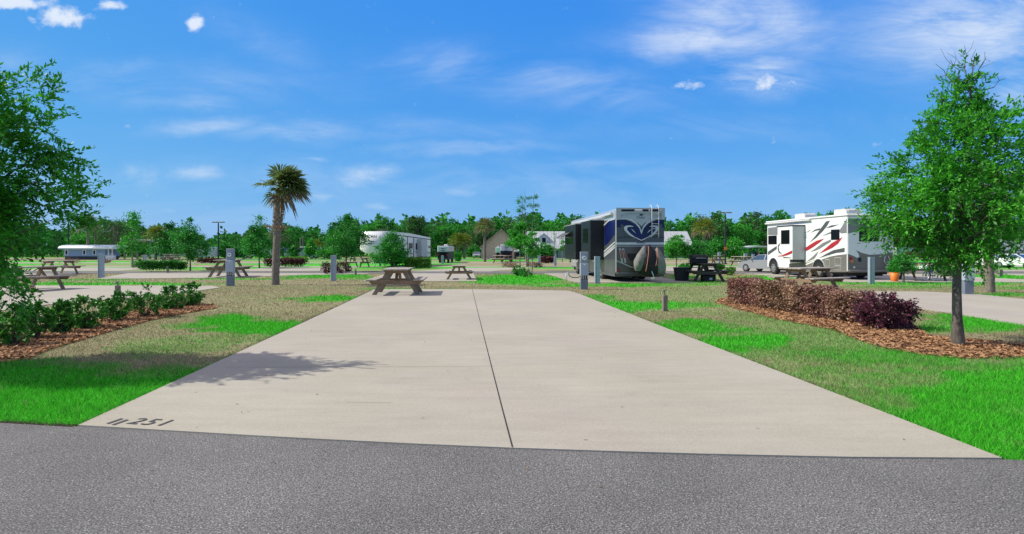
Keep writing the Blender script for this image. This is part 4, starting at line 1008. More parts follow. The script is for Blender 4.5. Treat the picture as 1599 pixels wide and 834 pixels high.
# crates under it
cr = thing('storage_crate', 'black storage crate with a pale label under the dark table', 'crate', (x + .12, y - .35, 0), PADA); mb = MB(); mb.box((0, 0, .16), (.62, .4, .30), None, .03); mb.box((0, 0, .325), (.66, .44, .04), None, .01); mb.build('crate_body', 'black', cr); mb = MB(); mb.box((.05, -.206, .14), (.14, .006, .10)); mb.build('crate_label', 'offw', cr)
cr = thing('storage_bin', 'tall dark bin at the left end of the dark table', 'bin', (x - 1.02, y + .1, 0), PADA); mb = MB(); mb.prism([(-.24, 0), (.24, 0), (.32, .62), (-.32, .62)], (0, .25, 0), (1, 0, 0), (0, 0, 1), (0, -.5, 0)); mb.build('bin_body', 'black', cr); mb = MB(); mb.box((0, 0, .64), (.68, .55, .05), None, .015); mb.build('bin_lid', 'black', cr)

# ------------------------------------------------------------------ power pedestals, posts, taps
def pedestal(label, px, py, ptop, num, w=.31, rz=0.0):
    x, y = G(px, py); H = Zat(ptop, y); root = thing('power_pedestal', label, 'power pedestal', (x, y, 0), rz, 'grey power pedestals with a round meter')
    mb = MB(); mb.box((0, 0, H * .2), (w * .90, .20, H * .4), None, .01); mb.build('lower_post', 'pedd', root)
    mb = MB(); mb.box((0, -.012, H * .53), (w, .25, H * .32), None, .012); mb.build('breaker_box', 'pedl', root)
    mb = MB(); mb.prism([(-.10, 0), (.11, 0), (.11, .04), (-.13, -.03)][::1], (-w / 2, 0, H * .685), (0, 1, 0), (0, 0, 1), (w, 0, 0)); mb.build('hood', 'pedl', root)
    mb = MB(); mb.box((0, .01, H * .845), (w * .97, .18, H * .30), None, .012); mb.build('meter_cabinet', 'pedg', root)
    m_ = MB(); m_.cyl((0, -.08, H * .83), (0, -.115, H * .83), .095, 20); o = m_.build('meter', 'pedl', root)
    m_ = MB(); m_.cyl((0, -.115, H * .83), (0, -.155, H * .83), .078, 20); m_.build('meter_glass', 'glass', o)
    m_ = MB(); m_.box((0, -.158, H * .835), (.08, .005, .03)); m_.build('meter_dial', 'black', o)
    m_ = MB(); m_.box((0, -.142, H * .655), (.05, .014, .03), None, .004); m_.build('latch', 'white', root)
    if num:
        m_ = MB(); m_.box((0, -.103, H * .325), (w * .88, .006, .16)); pl = m_.build('number_plate', 'black', root)
        text_mesh(num, .19, 'white', pl, 'number', Matrix.Translation((0, -.108, H * .325)) @ Matrix.Rotation(R(90), 4, 'X') @ Matrix.Scale(.86, 4, (1, 0, 0)), .002)
    return root
pedestal('grey power pedestal numbered 3510 left of the tall palm', 360, 446.5, 388, '3510', rz=.12)
pedestal('grey power pedestal numbered 3511 beside the blue motor coach', 912, 452, 393, '3511')
pedestal('grey power pedestal just right of the young oak trunk', 1511, 460, 400.5, None, rz=-.18)
def post(label, px, py, ptop, pw, seed, rz=.15):
    x, y = G(px, py); H = Zat(ptop, y); w = pw * y / FPX; root = thing('utility_post', label, 'utility post', (x, y, 0), rz, 'slim grey utility posts')
    mb = MB(); mb.box((0, 0, H / 2), (w, w * .55, H), None, .015); mb.build('post_shell', 'galv', root)
    mb = MB(); mb.box((0, 0, H + .005), (w * 1.04, w * .62, .018), None, .006); mb.build('cap', 'pedl', root)
    mb = MB(); mb.box((-w * .30, -w * .28 - .003, H * .5), (w * .10, .008, H * .94)); mb.build('seam', 'pedd', root); return root
post('slim grey utility post in the left lawn with a reddish shrub behind it', 521, 439, 399, 8, 1); post('slim grey utility post right of the pedestal by the blue coach', 932.5, 443, 401, 8.5, 2)
post('slim grey utility post at the far left in front of the blue cottage', 158, 434, 397, 8, 3); post('slim grey utility post behind the striped motorhome rear', 1360.5, 443.5, 402, 9, 4)
FPOST = [(226, 414, 398, 5, 'small far post at the end of the clipped hedge'), (691, 412, 399, 4, 'small far post left of the small black trailer'), (842, 412, 399, 4, 'pale far post at the left end of the house hedge'), (867, 415, 400, 4, 'pale far post at the right end of the house hedge'), (1123, 411, 394, 4, 'far pale post left of the tall lamp post'),
         (1164, 410, 396, 5, 'far pale post before the open shed'), (1176, 410, 397, 4, 'second far pale post before the open shed'), (1517, 420, 404, 3, 'thin far post right of the pedestal by the oak'), (427.5, 409, 396, 4, 'far pale post behind the palm trunk'), (252, 404.5, 399, 3, 'tiny far post before the white bus'), (380, 405, 398, 3, 'tiny far post beyond the numbered pedestal')]
for px, py, pt, pw, lb in FPOST: post(lb, px, py, pt, pw, 5)
def tap(label, px, py, ptop, s=1.0):
    x, y = G(px, py); H = Zat(ptop, y) * .80; root = thing('water_tap', label, 'tap post', (x, y, 0), .1, 'wooden posts with a water tap on top')
    mb = MB(); mb.box((0, 0, H / 2), (.115 * s, .115 * s, H), None, .008); mb.build('wooden_post', 'postwood', root)
    mb = MB(); mb.tube([(0, 0, H), (0, 0, H + .07), (-.03, -.02, H + .09), (-.08, -.04, H + .075), (-.085, -.042, H + .04)], .017, 8); mb.cyl((0, 0, H + .08), (0, 0, H + .12), .012, 8); mb.build('faucet', 'brass', root)
    mb = MB(); mb.tube([(-.045 + 0, 0, H + .125), (.045, 0, H + .125)], .013, 6); mb.build('tap_handle', 'brass', root)
tap('wooden post with a tap standing behind the green shrubs on the left', 184, 470, 440); tap('wooden post with a tap on the green lawn right of the main pad', 1038, 486, 455)
tap('small far tap post left of the picnic table pad', 555.5, 430, 420); tap('small far tap post at the foot of the clipped green hedge', 262, 426, 417.5); tap('pale far tap post at the right edge below the white car', 1561, 432, 418, 1.8)

# hose and tap by the blue coach
x, y = G(884, 436); hz = thing('hose_bib', 'low standpipe with a dark hose running towards the blue coach', 'hose', (x, y, 0)); mb = MB(); mb.tube([(0, 0, 0), (0, 0, .32), (.10, 0, .34), (.12, 0, .28)], .03, 8); mb.build('standpipe', 'galv', hz)
mb = MB(); mb.tube([(.12, 0, .28), (.2, 0, .14), (.35, 0, .09), (.6, .05, .08), (.8, .1, .16), (.95, .15, .28)], .022, 6); mb.build('hose', 'hose', hz)

# ------------------------------------------------------------------ vehicles
def wheel(parent, x, y, z, r, w, axis='x', hub='chrome', name='wheel'):
    root = MB(); a = (x - w / 2, y, z) if axis == 'x' else (x, y - w / 2, z); b = (x + w / 2, y, z) if axis == 'x' else (x, y + w / 2, z)
    prof = [0, .06, .5, .94, 1]; rr = [r * .93, r, r, r, r * .93]; A = Vector(a); Bv = Vector(b)
    root.tube([A.lerp(Bv, t) for t in prof], rr, 22, True); o = root.build(name, 'rubber', parent)
    h = MB(); dv = (Bv - A).normalized()
    for s, p in ((-1, A), (1, Bv)):
        h.cyl(p + dv * s * -.02, p + dv * s * .008, r * .62, 18); h.cyl(p + dv * s * .008, p + dv * s * .035, r * .2, 10)
    h.build('rim', hub, o); h2 = MB()
    for s, p in ((-1, A), (1, Bv)):
        for k in range(6):
            an = k * math.pi / 3; c = (p + dv * s * .009) + (Vector((0, math.cos(an), math.sin(an))) if axis == 'x' else Vector((math.cos(an), 0, math.sin(an)))) * r * .42; h2.cyl(c, c + dv * s * .006, r * .095, 8)
    h2.build('rim_hole', 'black', o); return o
class Plane:
    """the flat side or rear of a vehicle: turns a photo pixel into (s, z) on it"""
    def __init__(s, X0, Y0, dx, dy): n = math.hypot(dx, dy); s.X0, s.Y0, s.dx, s.dy = X0, Y0, dx / n, dy / n
    def __call__(s, px, py):
        k = (px - CX) / FPX; t = (k * s.Y0 - s.X0) / (s.dx - k * s.dy); Y = s.Y0 + t * s.dy; return (t, CAM_H + (HOR - py) * Y / FPX)
def local(root_xy, rz, W): pass

# --- blue diesel coach seen from behind -------------------------------------------------
def coach():
    y0 = 27.0; xl = Xat(961, y0); W = 2.32; L = 11.2; H = 3.45
    root = thing('motor_coach', 'big blue and silver motor coach seen from behind, slide outs open', 'motorhome', (xl, y0, 0), PADA)
    ca, sa = math.cos(PADA), math.sin(PADA)
    rear = Plane(xl, y0, ca, sa); side = Plane(xl, y0, -sa, ca)
    b = MB(); b.m('dzsilver'); b.box((W / 2, L / 2, (H + .42) / 2), (W, L, H - .42), None, .07)
    def rp(m, pts, off=.004): b.m(m); b.prism([rear(*p) for p in pts], (0, 0, 0), (1, 0, 0), (0, 0, 1), (0, -off, 0))
    def spx(m, pts, off=.006): b.m(m); b.prism([side(*p) for p in pts][::-1], (0, 0, 0), (0, 1, 0), (0, 0, 1), (-off, 0, 0))
    import math as mm
    arc = lambda pts: pts
    # rear panels, lower to upper
    rp('dzbrown', [(962.5, 382), (1037, 382), (1037, 432), (1030, 431), (985, 431), (968, 432), (962.5, 432)], .003)
    rp('dzgrey', [(962.5, 343), (1037, 343), (1037, 378.5), (962.5, 378.5)], .003)
    rp('dzblue', [(962.5, 344.5), (968, 343.5), (976, 343.2), (984, 345.8), (992, 351), (1000, 359), (1001.5, 366), (1003, 359), (1011, 351), (1019, 346), (1027, 343.3), (1037, 344), (1037, 355.5), (1028, 355.5), (1024, 364), (1013, 370), (1001.5, 374.5), (990, 370), (979, 364), (973, 355.5), (962.5, 355)], .006)
    rp('dzsilver', [(962.5, 337), (1037, 337), (1037, 343.2), (1027, 342.6), (1017, 345.8), (1009, 350.5), (1001.5, 357), (994, 350.5), (986, 345.8), (976, 342.4), (962.5, 343.8)], .009)
    rp('dzgrey', [(984, 344), (990, 345), (996, 348), (1001.5, 353.2), (1007, 348), (1013, 345), (1018, 344), (1010, 349), (1003.5, 356), (1001.5, 360), (999.5, 356), (993, 349)], .013)
    # the bright V and the curled wings
    for s in (1, -1):
        X = lambda p: (1001.5 + s * (p - 1001.5))
        q = lambda L_: [(X(a), c) for a, c in L_][::s]
        rp('stripe', q([(966, 343), (976, 341.5), (984, 343.6), (992, 349), (998, 356), (1001.5, 366), (1001.5, 361.5), (998.5, 353), (993, 347), (986, 342.6), (976, 340.6), (966, 341.5)]), .017)
        rp('stripe', q([(990, 353.8), (984, 352), (977, 352.4), (974, 355), (975, 359.5), (981, 366), (990, 371.8), (1001.5, 376), (1001.5, 374.6), (991, 369.8), (984, 364.5), (979.5, 359.5), (979, 356), (981, 354.5)]), .017)
        rp('dzgrey', q([(969, 350), (974, 352), (973, 356), (977, 364), (985, 369), (976, 367), (971, 359)]), .012)
        rp('stripe', q([(985, 357), (989, 359.5), (993, 364.5), (989, 361.5)]), .012)
    rp('black', [(963, 371.5), (975, 369.5), (990, 370.2), (1001.5, 377.2), (1013, 370.2), (1028, 369.5), (1037, 371), (1037, 371.8), (1028, 370.4), (1013, 371.2), (1001.5, 378.2), (990, 371.2), (975, 370.4), (963, 372.3)], .020)
    rp('stripe', [(962.5, 378.6), (1037, 378.6), (1037, 382.2), (962.5, 382.2)], .012); rp('black', [(994, 378.9), (1007, 378.9), (1007, 380), (994, 380)], .016)
    rp('stripe', [(962.5, 384), (1037, 384), (1037, 384.7), (962.5, 384.7)], .008)
    # side graphics
    spx('dzgrey', [(960.5, 341), (900, 357), (900, 420), (960.5, 432)], .004)
    spx('dzblue', [(960.5, 343), (950, 346), (944, 354), (944, 384), (950, 380), (960.5, 366)], .008)
    for dz in (0, 4.5, 8): spx('stripe', [(960.5, 377 + dz), (952, 384 + dz), (940, 395 + dz * .9), (926, 401 + dz * .8), (926, 402.2 + dz * .8), (941, 396.6 + dz * .9), (953, 386 + dz), (960.5, 379 + dz)], .014)
    spx('stripe', [(960.5, 341), (950, 344), (943, 351), (943, 353), (951, 345.5), (960.5, 342.6)], .016)
    spx('stripe', [(902, 401), (896, 410), (894.5, 410), (900, 400)], .014); spx('stripe', [(908, 398), (902, 409), (900, 409), (906, 398)], .014)
    b.build('body', None, root)
    # rear roof fairing with its three openings
    f = MB(); f.m('dzsilver'); f.box((W / 2, .30, H - .03), (W - .14, .5, .10), None, .03)
    f.prism([rear(*p) for p in [(961.6, 324.5), (1037.6, 325), (1037.6, 327), (961.6, 327)]], (0, -.02, 0), (1, 0, 0), (0, 0, 1), (0, -.05, 0))
    for a, c in ((961.6, 968.5), (1032, 1037.6)): f.prism([rear(*p) for p in [(a, 327), (c, 327), (c, 343), (a, 343)]], (0, -.02, 0), (1, 0, 0), (0, 0, 1), (0, -.05, 0))
    f.prism([rear(*p) for p in [(968.5, 330.5), (1032, 330.5), (1032, 333.5), (1020, 332.4), (980, 332.4), (968.5, 336)]], (0, -.02, 0), (1, 0, 0), (0, 0, 1), (0, -.05, 0)); f.build('roof_fairing', None, root)
    for a, c in ((969.5, 991), (1002.5, 1013), (1015, 1030)): v = MB(); v.prism([rear(*p) for p in [(a, 327), (c, 327), (c - .8, 330.4), (a + 1.5, 330.4)]], (0, -.012, 0), (1, 0, 0), (0, 0, 1), (0, -.006, 0)); v.build('roof_vent', 'black', root)
    v = MB(); a, z = rear(1001, 335.5); v.box((a, -.06, z), (.15, .10, .06), None, .02); v.build('camera_pod', 'black', root)
    # lettering: unreadable small maker's script on the tail
    text_mesh('Classic', .155, 'dzgrey', root, 'lettering', Matrix.Translation((rear(1000.5, 339.5)[0], -.012, rear(1000, 339.6)[1])) @ Matrix.Rotation(R(90), 4, 'X'), .003)
    # grille slats and lamps
    for s, px in ((1, 969), (1, 974)):
        v = MB(); v.prism([rear(*p) for p in [(px - 2.8, 387.5), (px + .6, 388.5), (px + 3.6, 410), (px + 1.2, 411)]], (0, -.006, 0), (1, 0, 0), (0, 0, 1), (0, -.02, 0)); v.build('tail_lamp_frame', 'dzsilver', root)
        w = MB(); w.prism([rear(*p) for p in [(px - 1.7, 390), (px + .1, 390.5), (px + 2.4, 403), (px + .8, 403.5)]], (0, -.028, 0), (1, 0, 0), (0, 0, 1), (0, -.006, 0)); w.build('tail_lamp', 'red', root)
    v = MB(); v.prism([rear(*p) for p in [(965, 418.5), (967.2, 418.5), (967.2, 424), (965, 424)]], (0, -.006, 0), (1, 0, 0), (0, 0, 1), (0, -.02, 0)); v.build('reflector', 'red', root)
    v = MB(); v.prism([rear(*p) for p in [(979, 396), (1030, 396), (1030, 407), (983, 407)]], (0, -.004, 0), (1, 0, 0), (0, 0, 1), (0, -.012, 0)); v.build('engine_grille', 'black', root)
    v = MB(); v.prism([rear(*p) for p in [(962.5, 408), (972, 412), (985, 418), (1010, 421), (1037, 421), (1037, 419.6), (1010, 419.5), (986, 416.4), (973, 410.6), (962.5, 406.5)]], (0, -.006, 0), (1, 0, 0), (0, 0, 1), (0, -.016, 0)); v.build('bumper_moulding', 'dzsilver', root)
    v = MB(); v.box((W / 2, .0, .40), (W - .1, .18, .12), None, .03); v.build('rear_bumper', 'dzgrey', root)
    # ladder
    v = MB(); x1, z1 = rear(1016.5, 322.5); x2, z2 = rear(1027, 371); 
    for xx in (x1, x2): v.tube([(xx, .25, z1 + .03), (xx, .02, z1 + .07), (xx, -.14, z1 - .05), (xx, -.14, z2 + .05), (xx, -.03, z2)], .020, 6)
    for i in range(6): zz = z2 + .18 + i * (z1 - z2 - .3) / 5; v.cyl((x1, -.14, zz), (x2, -.14, zz), .015, 6)
    v.build('ladder', 'stripe', root)
    # slide outs
    def slide(y_0, y_1, out, z0, z1, nm='slide_out'):
        s = MB(); s.m('slidedark'); s.box((-out / 2, (y_0 + y_1) / 2, (z0 + z1) / 2), (out, y_1 - y_0, z1 - z0), None, .02)
        s.m('black'); s.box((-out / 2, y_0 - .004, (z0 + z1) / 2), (out - .04, .02, z1 - z0 - .06)); s.m('stripe'); s.box((-out / 2, (y_0 + y_1) / 2, z1 + .015), (out + .04, y_1 - y_0 + .1, .03))
        o = s.build(nm, None, root); w = MB(); w.box((-out - .006, (y_0 + y_1) / 2, (z0 + z1) / 2 + .25), (.012, (y_1 - y_0) * .55, .75), None, .004); w.build('window', 'winglass', o)
    slide(2.24, 4.5, .70, 1.02, 3.02); slide(5.6, 9.0, .80, .98, 2.98)
    # underside, wheels, roof units, awning, mirror
    v = MB(); v.box((W / 2, L / 2, .36), (W - .3, L - .4, .24)); v.build('chassis', 'black', root)
    for yy in (2.9, 4.0, 9.3):
        for xx in (.16, W - .16): wheel(root, xx, yy, .47, .46, .28)
    for yy in (4.0, 8.2): v = MB(); v.box((W / 2, yy, H + .10), (.75, 1.1, .24), None, .08); v.build('air_conditioner', 'offw', root)
    v = MB(); v.tube([(-.07, .4, H - .22), (-.07, L - .8, H - .22)], .075, 10); v.build('awning_roll', 'stripe', root)
    v = MB(); v.prism([(0, 0), (-1.25, -.72), (-1.25, -.75), (0, -.03)], (0, 7.2, H - .42), (1, 0, 0), (0, 0, 1), (0, 2.6, 0)); v.build('window_awning', 'fabricd', root)
    v = MB(); v.bar((0, 7.25, H - 1.3), (-1.22, 7.25, H - 1.16), .03, .03); v.bar((0, 9.75, H - 1.3), (-1.22, 9.75, H - 1.16), .03, .03); v.build('awning_arm', 'stripe', root)
    v = MB(); v.box((-.30, L - .6, 2.3), (.26, .14, .42), None, .04); v.bar((0, L - .5, 2.6), (-.28, L - .6, 2.45), .04, .04); v.build('side_mirror', 'black', root)
    v = MB(); v.box((W + .10, .45, H - .78), (.18, .2, .22), None, .04); v.build('marker_light', 'black', root)
    v = MB(); v.box((W / 2 + .4, -.5, .42), (.10, 1.0, .08)); v.box((W / 2 + .35, -.62, .46), (1.3, .12, .08)); v.build('bike_rack', 'black', root)
    # the covered bicycles on the rack: a thing of their own
    cx_, cy_ = xl + ca * 1.40 + sa * .62, y0 + sa * 1.40 - ca * .62
    cb = thing('covered_bicycles', 'grey and black zipped cover over bicycles on the back of the blue coach', 'bike cover', (cx_, cy_, .5), PADA)
    def lobe(name, mname, c, sx, sy, h, lean, seed):
        g = np.random.default_rng(seed); n, m_ = 22, 16; vs = []
        for i in range(m_ + 1):
            t = i / m_; pr = (math.sin(math.pi * min(1, t * .94 + .06)) ** .55) * (1 - .55 * t ** 1.6)
            for k in range(n):
                a = 2 * math.pi * k / n; wr = 1 + .05 * math.sin(a * 5 + t * 9 + seed) + .03 * math.sin(a * 9 - t * 14)
                vs.append((c[0] + lean * t + math.copysign(abs(math.cos(a)) ** .75, math.cos(a)) * sx * pr * wr, c[1] + math.copysign(abs(math.sin(a)) ** .75, math.sin(a)) * sy * pr * wr, c[2] + h * t))
        q = MB(); q.add(vs, [[i * n + k, i * n + (k + 1) % n, (i + 1) * n + (k + 1) % n, (i + 1) * n + k] for i in range(m_) for k in range(n)], True); q.add(vs[:n], [list(range(n))[::-1]]); q.add(vs[-n:], [list(range(n))]); return q.build(name, mname, cb)
    lobe('dark_cover', 'cover_black', (0, 0, -.22), .58, .38, 1.50, -.02, 1); lobe('grey_side_panel', 'cover_grey', (-.50, -.02, .06), .33, .30, 1.18, .30, 2); lobe('grey_side_panel', 'cover_grey', (.54, -.02, -.10), .34, .30, 1.25, -.16, 3)
    q = MB(); q.tube([(-.26, -.36, .05), (-.20, -.40, .4), (-.12, -.33, .9), (-.08, -.2, 1.2)], .016, 6); q.tube([(.22, -.34, .3), (.26, -.36, .55), (.30, -.28, .9), (.34, -.16, 1.08)], .016, 6); q.build('zip_piping', 'piping', cb)
    q = MB(); q.tube([(0, -.42, .05), (.05, -.45, -.1), (.1, -.42, -.22), (.05, -.4, -.3)], .02, 6); q.cyl((-.02, -.40, -.27), (.12, -.40, -.27), .05, 8); q.build('strap', 'chrome', cb)
coach()

# --- white motorhome with red swooshes ---------------------------------------------------
def motorhome():
    y0 = 29.0; xl = Xat(1323, y0); W = 2.5; L = 7.7; H = 3.24
    root = thing('motorhome', 'white motorhome with red and grey swooshes and an open slide out', 'motorhome', (xl, y0, 0), PADA)
    ca, sa = math.cos(PADA), math.sin(PADA); rear = Plane(xl, y0, ca, sa); side = Plane(xl, y0, -sa, ca); out = .75
    outer = Plane(xl - ca * out, y0 - sa * out, -sa, ca)
    b = MB(); b.m('white'); b.box((W / 2, L / 2, (H + .42) / 2), (W, L, H - .42), None, .05)
    def rp(m, pts, off=.004): b.m(m); b.prism([rear(*p) for p in pts], (0, 0, 0), (1, 0, 0), (0, 0, 1), (0, -off, 0))
    def sp(m, pts, off=.006): b.m(m); b.prism([side(*p) for p in pts][::-1], (0, 0, 0), (0, 1, 0), (0, 0, 1), (-off, 0, 0))
    rp('rvgrey', [(1324, 341), (1394, 343), (1394, 366), (1378, 360), (1360, 358), (1342, 360), (1324, 365)], .004)
    rp('rvgrey2', [(1324, 396.5), (1331, 399), (1338, 402.5), (1342, 401.5), (1341, 397), (1337, 391), (1346, 395), (1358, 398), (1375, 397), (1394, 394), (1394, 425), (1324, 426)], .005)
    rp('rvgrey', [(1324, 415), (1394, 414.4), (1394, 415), (1324, 415.6)], .012)
    sp('rvgrey', [(1322, 341.5), (1322, 364), (1313, 364.5), (1310, 361), (1316, 352)], .006)
    sp('rvgrey2', [(1257, 411), (1268, 407.5), (1282, 403.5), (1296, 399), (1310, 396.8), (1322, 396), (1322, 425), (1257, 425)], .006)
    sp('white', [(1258, 412.5), (1270, 407.6), (1284, 403.2), (1298, 398.8), (1310, 396.6), (1322, 395.6), (1322, 397), (1310, 398.2), (1298, 400.4), (1284, 405), (1270, 409.6), (1258, 414.4)], .014)
    sp('rvdark', [(1296, 344.5), (1290, 345.8), (1281, 358), (1273, 369), (1264.5, 378.5), (1275, 371), (1285, 361), (1292, 352)], .010)
    sp('rvdark', [(1266, 363.5), (1273, 358.5), (1281, 356.3), (1280, 359), (1273, 360.6)], .010); sp('rvdark', [(1289, 356.5), (1298, 352), (1310, 350.6), (1299, 354.8)], .010); sp('rvgrey', [(1284, 368.5), (1296, 362.5), (1302, 361), (1300, 364), (1293, 366)], .010); sp('rvgrey', [(1259, 363), (1264, 359.6), (1266, 359), (1262, 362)], .010)
    sp('rvred', [(1258, 392.5), (1258, 387), (1266, 381.5), (1275, 376), (1287, 372.5), (1281, 378), (1272, 384.5), (1264, 389.6)], .010)
    sp('rvgrey', [(1266, 393.2), (1275, 387), (1284, 380), (1297, 374), (1298, 377), (1290, 382), (1280, 388.5), (1273, 391.6)], .010)
    sp('rvred', [(1279, 396.3), (1289, 388), (1299, 379.5), (1316, 370.2), (1309, 380.5), (1300, 387), (1290, 391.8)], .010)
    sp('rvdark', [(1279, 403.2), (1290, 396.5), (1302, 390.5), (1319, 387), (1319, 393.6), (1306, 395), (1292, 399)], .010); sp('rvgrey', [(1260, 408.5), (1270, 400), (1278, 392.3), (1275, 399.5), (1271, 404.6)], .010)
    # ahead of the slide out
    sp('rvgrey', [(1199.5, 356), (1226, 352.5), (1214, 367), (1199.5, 367)], .008); sp('rvdark', [(1199.5, 393), (1213, 384), (1213, 389), (1199.5, 398.4)], .010)
    sp('rvgrey2', [(1232, 412), (1257, 409), (1257, 425), (1232, 425)], .004)
    b.build('body', None, root)
    # roof cap, overhang and awning rail
    v = MB(); v.box((W / 2, L / 2, H + .045), (W + .12, L + .14, .11), None, .04); v.build('roof_cap', 'white', root)
    for px in (1352, 1358, 1364): v = MB(); a, z = rear(px, 339); v.cyl((a, -.07, H + .045), (a, -.082, H + .045), .022, 8); v.build('clearance_lamp', 'black', root)
    v = MB(); v.tube([(-.10, 3.0, H - .06), (-.10, L, H - .06)], .055, 8); v.build('awning_roll', 'offw', root)
    for yy, xx, s in ((.9, .62, 1.0), (4.6, .6, .8)):
        v = MB(); v.prism([(-.5, 0), (-.5, .18), (-.36, .30), (.5, .30), (.5, 0)], (xx - .38 * s, yy, H + .10), (0, 1, 0), (0, 0, 1), (.86 * s, 0, 0)); o = v.build('air_conditioner', 'offw', root)
        w = MB(); w.box((xx + .05, yy - .508, H + .25), (.62, .012, .14)); w.build('air_grille', 'slidepanel', o)
    for i, yy in enumerate((2.6, 3.3)): v = MB(); v.box((1.3, yy, H + .14), (.45, .45, .10), None, .04); v.build('roof_hatch', 'white', root)
    # windows
    def win(pl, x0, y0_, x1, y1, face, nm='window', off=.012):
        c = [pl(x0, y0_), pl(x1, y0_), pl(x1, y1), pl(x0, y1)]; s0 = sum(q[0] for q in c) / 4; z0 = sum(q[1] for q in c) / 4; ws = abs(c[1][0] - c[0][0]); hz_ = abs(c[0][1] - c[3][1]); v = MB()
        if face == 'rear': v.box((s0, -off, z0), (ws, .03, hz_), None, .02)
        else: v.box((-(off if face == 'side' else out + off), s0, z0), (.03, ws, hz_), None, .02)
        return v
    for a in (((side, 1298, 358.5, 1311, 374.5, 'side')), ((side, 1200, 368, 1213, 381.5, 'side'))): win(*a).build('window', 'winglass', root)
    rw = win(rear, 1341.5, 355.5, 1373, 377, 'rear').build('rear_window', 'winglass', root)
    # slide out
    s0, _ = side(1257, 380); s1, _ = outer(1214, 380); z0 = rear(1323, 0)[1]; zt = CAM_H + (HOR - 353) * (y0 + s0) / FPX; zb = CAM_H + (HOR - 405.5) * (y0 + s0) / FPX
    s = MB(); s.m('white'); s.box((-out / 2, (s0 + s1) / 2, (zt + zb) / 2), (out, s1 - s0, zt - zb), None, .015); s.m('slidepanel'); s.box((-out / 2, s0 - .006, (zt + zb) / 2), (out - .04, .022, zt - zb - .04))  # white slide; the shade on its rear face is painted as grey
    s.m('black'); s.box((-out / 2, (s0 + s1) / 2, zt + .03), (out + .05, s1 - s0 + .1, .055)); s.box((-out / 2, s0 + .15, zb - .07), (out - .1, .28, .14))  # topper above; lower black block stands in for the shadow beneath
    def op(m, pts, off): s.m(m); s.prism([outer(*p) for p in pts][::-1], (-out, 0, 0), (0, 1, 0), (0, 0, 1), (-off, 0, 0))
    op('rvred', [(1214.5, 399.6), (1221, 398.8), (1229, 395), (1237, 391), (1237, 395.6), (1230, 398.6), (1222, 400.4), (1214.5, 400.6)], .008); op('rvdark', [(1219, 379), (1216, 386), (1217, 392), (1222, 398), (1216, 394.6), (1214.6, 389), (1215, 383)], .008); op('rvdark', [(1222, 401), (1236, 402.4), (1236, 403.2), (1224, 403)], .008)
    so_ = s.build('slide_out', None, root); w = win(outer, 1220, 359.5, 1233, 381, 'outer'); w.build('window', 'winglass', so_)
    # lamps, lettering, ladder, hitch
    for px, py, r_, m_ in ((1328, 403.5, .075, 'red'), (1330, 408.3, .07, 'orange'), (1333.5, 417.5, .05, 'glass'), (1389, 403, .075, 'red'), (1384, 417, .05, 'glass')):
        a, z = rear(px, py); v = MB(); v.cyl((a, -.004, z), (a, -.03, z), r_, 14); v.build('tail_lamp', m_, root)
    a, z = rear(1342.5, 405.5); v = MB(); v.box((a, -.012, z), (.16, .02, .20), None, .008); v.build('socket_cover', 'black', root)
    a, z = rear(1356, 350.5); text_mesh('Coachmen', .20, 'black', root, 'lettering', Matrix.Translation((a, -.010, z)) @ Matrix.Rotation(R(90), 4, 'X'), .004)
    v = MB(); a, z = rear(1347, 346.5); v.prism([(-.22, -.10), (-.15, 0), (-.05, .05), (.05, .03), (.12, .08), (.20, .04), (.12, .04), (.06, -.02), (-.03, .0), (-.10, -.05), (-.16, -.1)], (a, -.006, z), (1, 0, 0), (0, 0, 1), (0, -.008, 0)); v.build('emblem', 'white', root)
    x1, x2 = rear(1377, 340)[0], rear(1386, 340)[0]; v = MB()
    for xx in (x1, x2): v.tube([(xx, .3, H + .3), (xx, -.02, H + .32), (xx, -.13, H + .1), (xx, -.13, 2.05), (xx, -.02, 2.0)], .018, 6)
    for i in range(5): v.cyl((x1, -.13, 2.15 + i * .25), (x2, -.13, 2.15 + i * .25), .013, 6)
    v.build('ladder', 'white', root)
    v = MB(); v.tube([(rear(1381, 0)[0] + .0, -.05, 1.2), (rear(1378, 0)[0], -.12, .95), (rear(1383, 0)[0], -.12, .75), (rear(1388, 0)[0], -.10, .95), (rear(1386, 0)[0], -.05, 1.2)], .018, 6); v.build('water_hose', 'white', root)
    # storage doors, wheels, underside
    for p in ((1289, 405, 1296, 416), (1304, 402, 1314, 413), (1304, 414.5, 1314, 422)):
        c = [side(p[0], p[1]), side(p[2], p[3])]; v = MB(); v.m('stripe'); y_a, y_b = sorted((c[0][0], c[1][0])); zt_, zb_ = c[0][1], c[1][1]; v.box((-.016, (y_a + y_b) / 2, (zt_ + zb_) / 2), (.012, y_b - y_a, zt_ - zb_)); v.m('rvgrey2'); v.box((-.024, (y_a + y_b) / 2, (zt_ + zb_) / 2), (.010, (y_b - y_a) - .04, zt_ - zb_ - .04)); v.build('storage_door', None, root)
    v = MB(); v.cyl((-.010, 0, 0), (-.026, 0, 0), .025, 8)
    for px, py in ((1208.5, 0), (1279, 0)):
        t_ = side(px, 400)[0]; a = MB(); a.m('black'); pts = [(t_ + math.cos(k * math.pi / 10) * .52, .50 + math.sin(k * math.pi / 10) * .52) for k in range(11)] + [(t_ - .52, .40), (t_ + .52, .40)]
        a.prism(pts[::-1], (0, 0, 0), (0, 1, 0), (0, 0, 1), (-.018, 0, 0)); a.m('stripe')
        for k in range(10):
            c0, c1 = k * math.pi / 10, (k + 1) * math.pi / 10; a.bar((-.026, t_ + math.cos(c0) * .54, .50 + math.sin(c0) * .54), (-.026, t_ + math.cos(c1) * .54, .50 + math.sin(c1) * .54), .02, .05, (1, 0, 0))
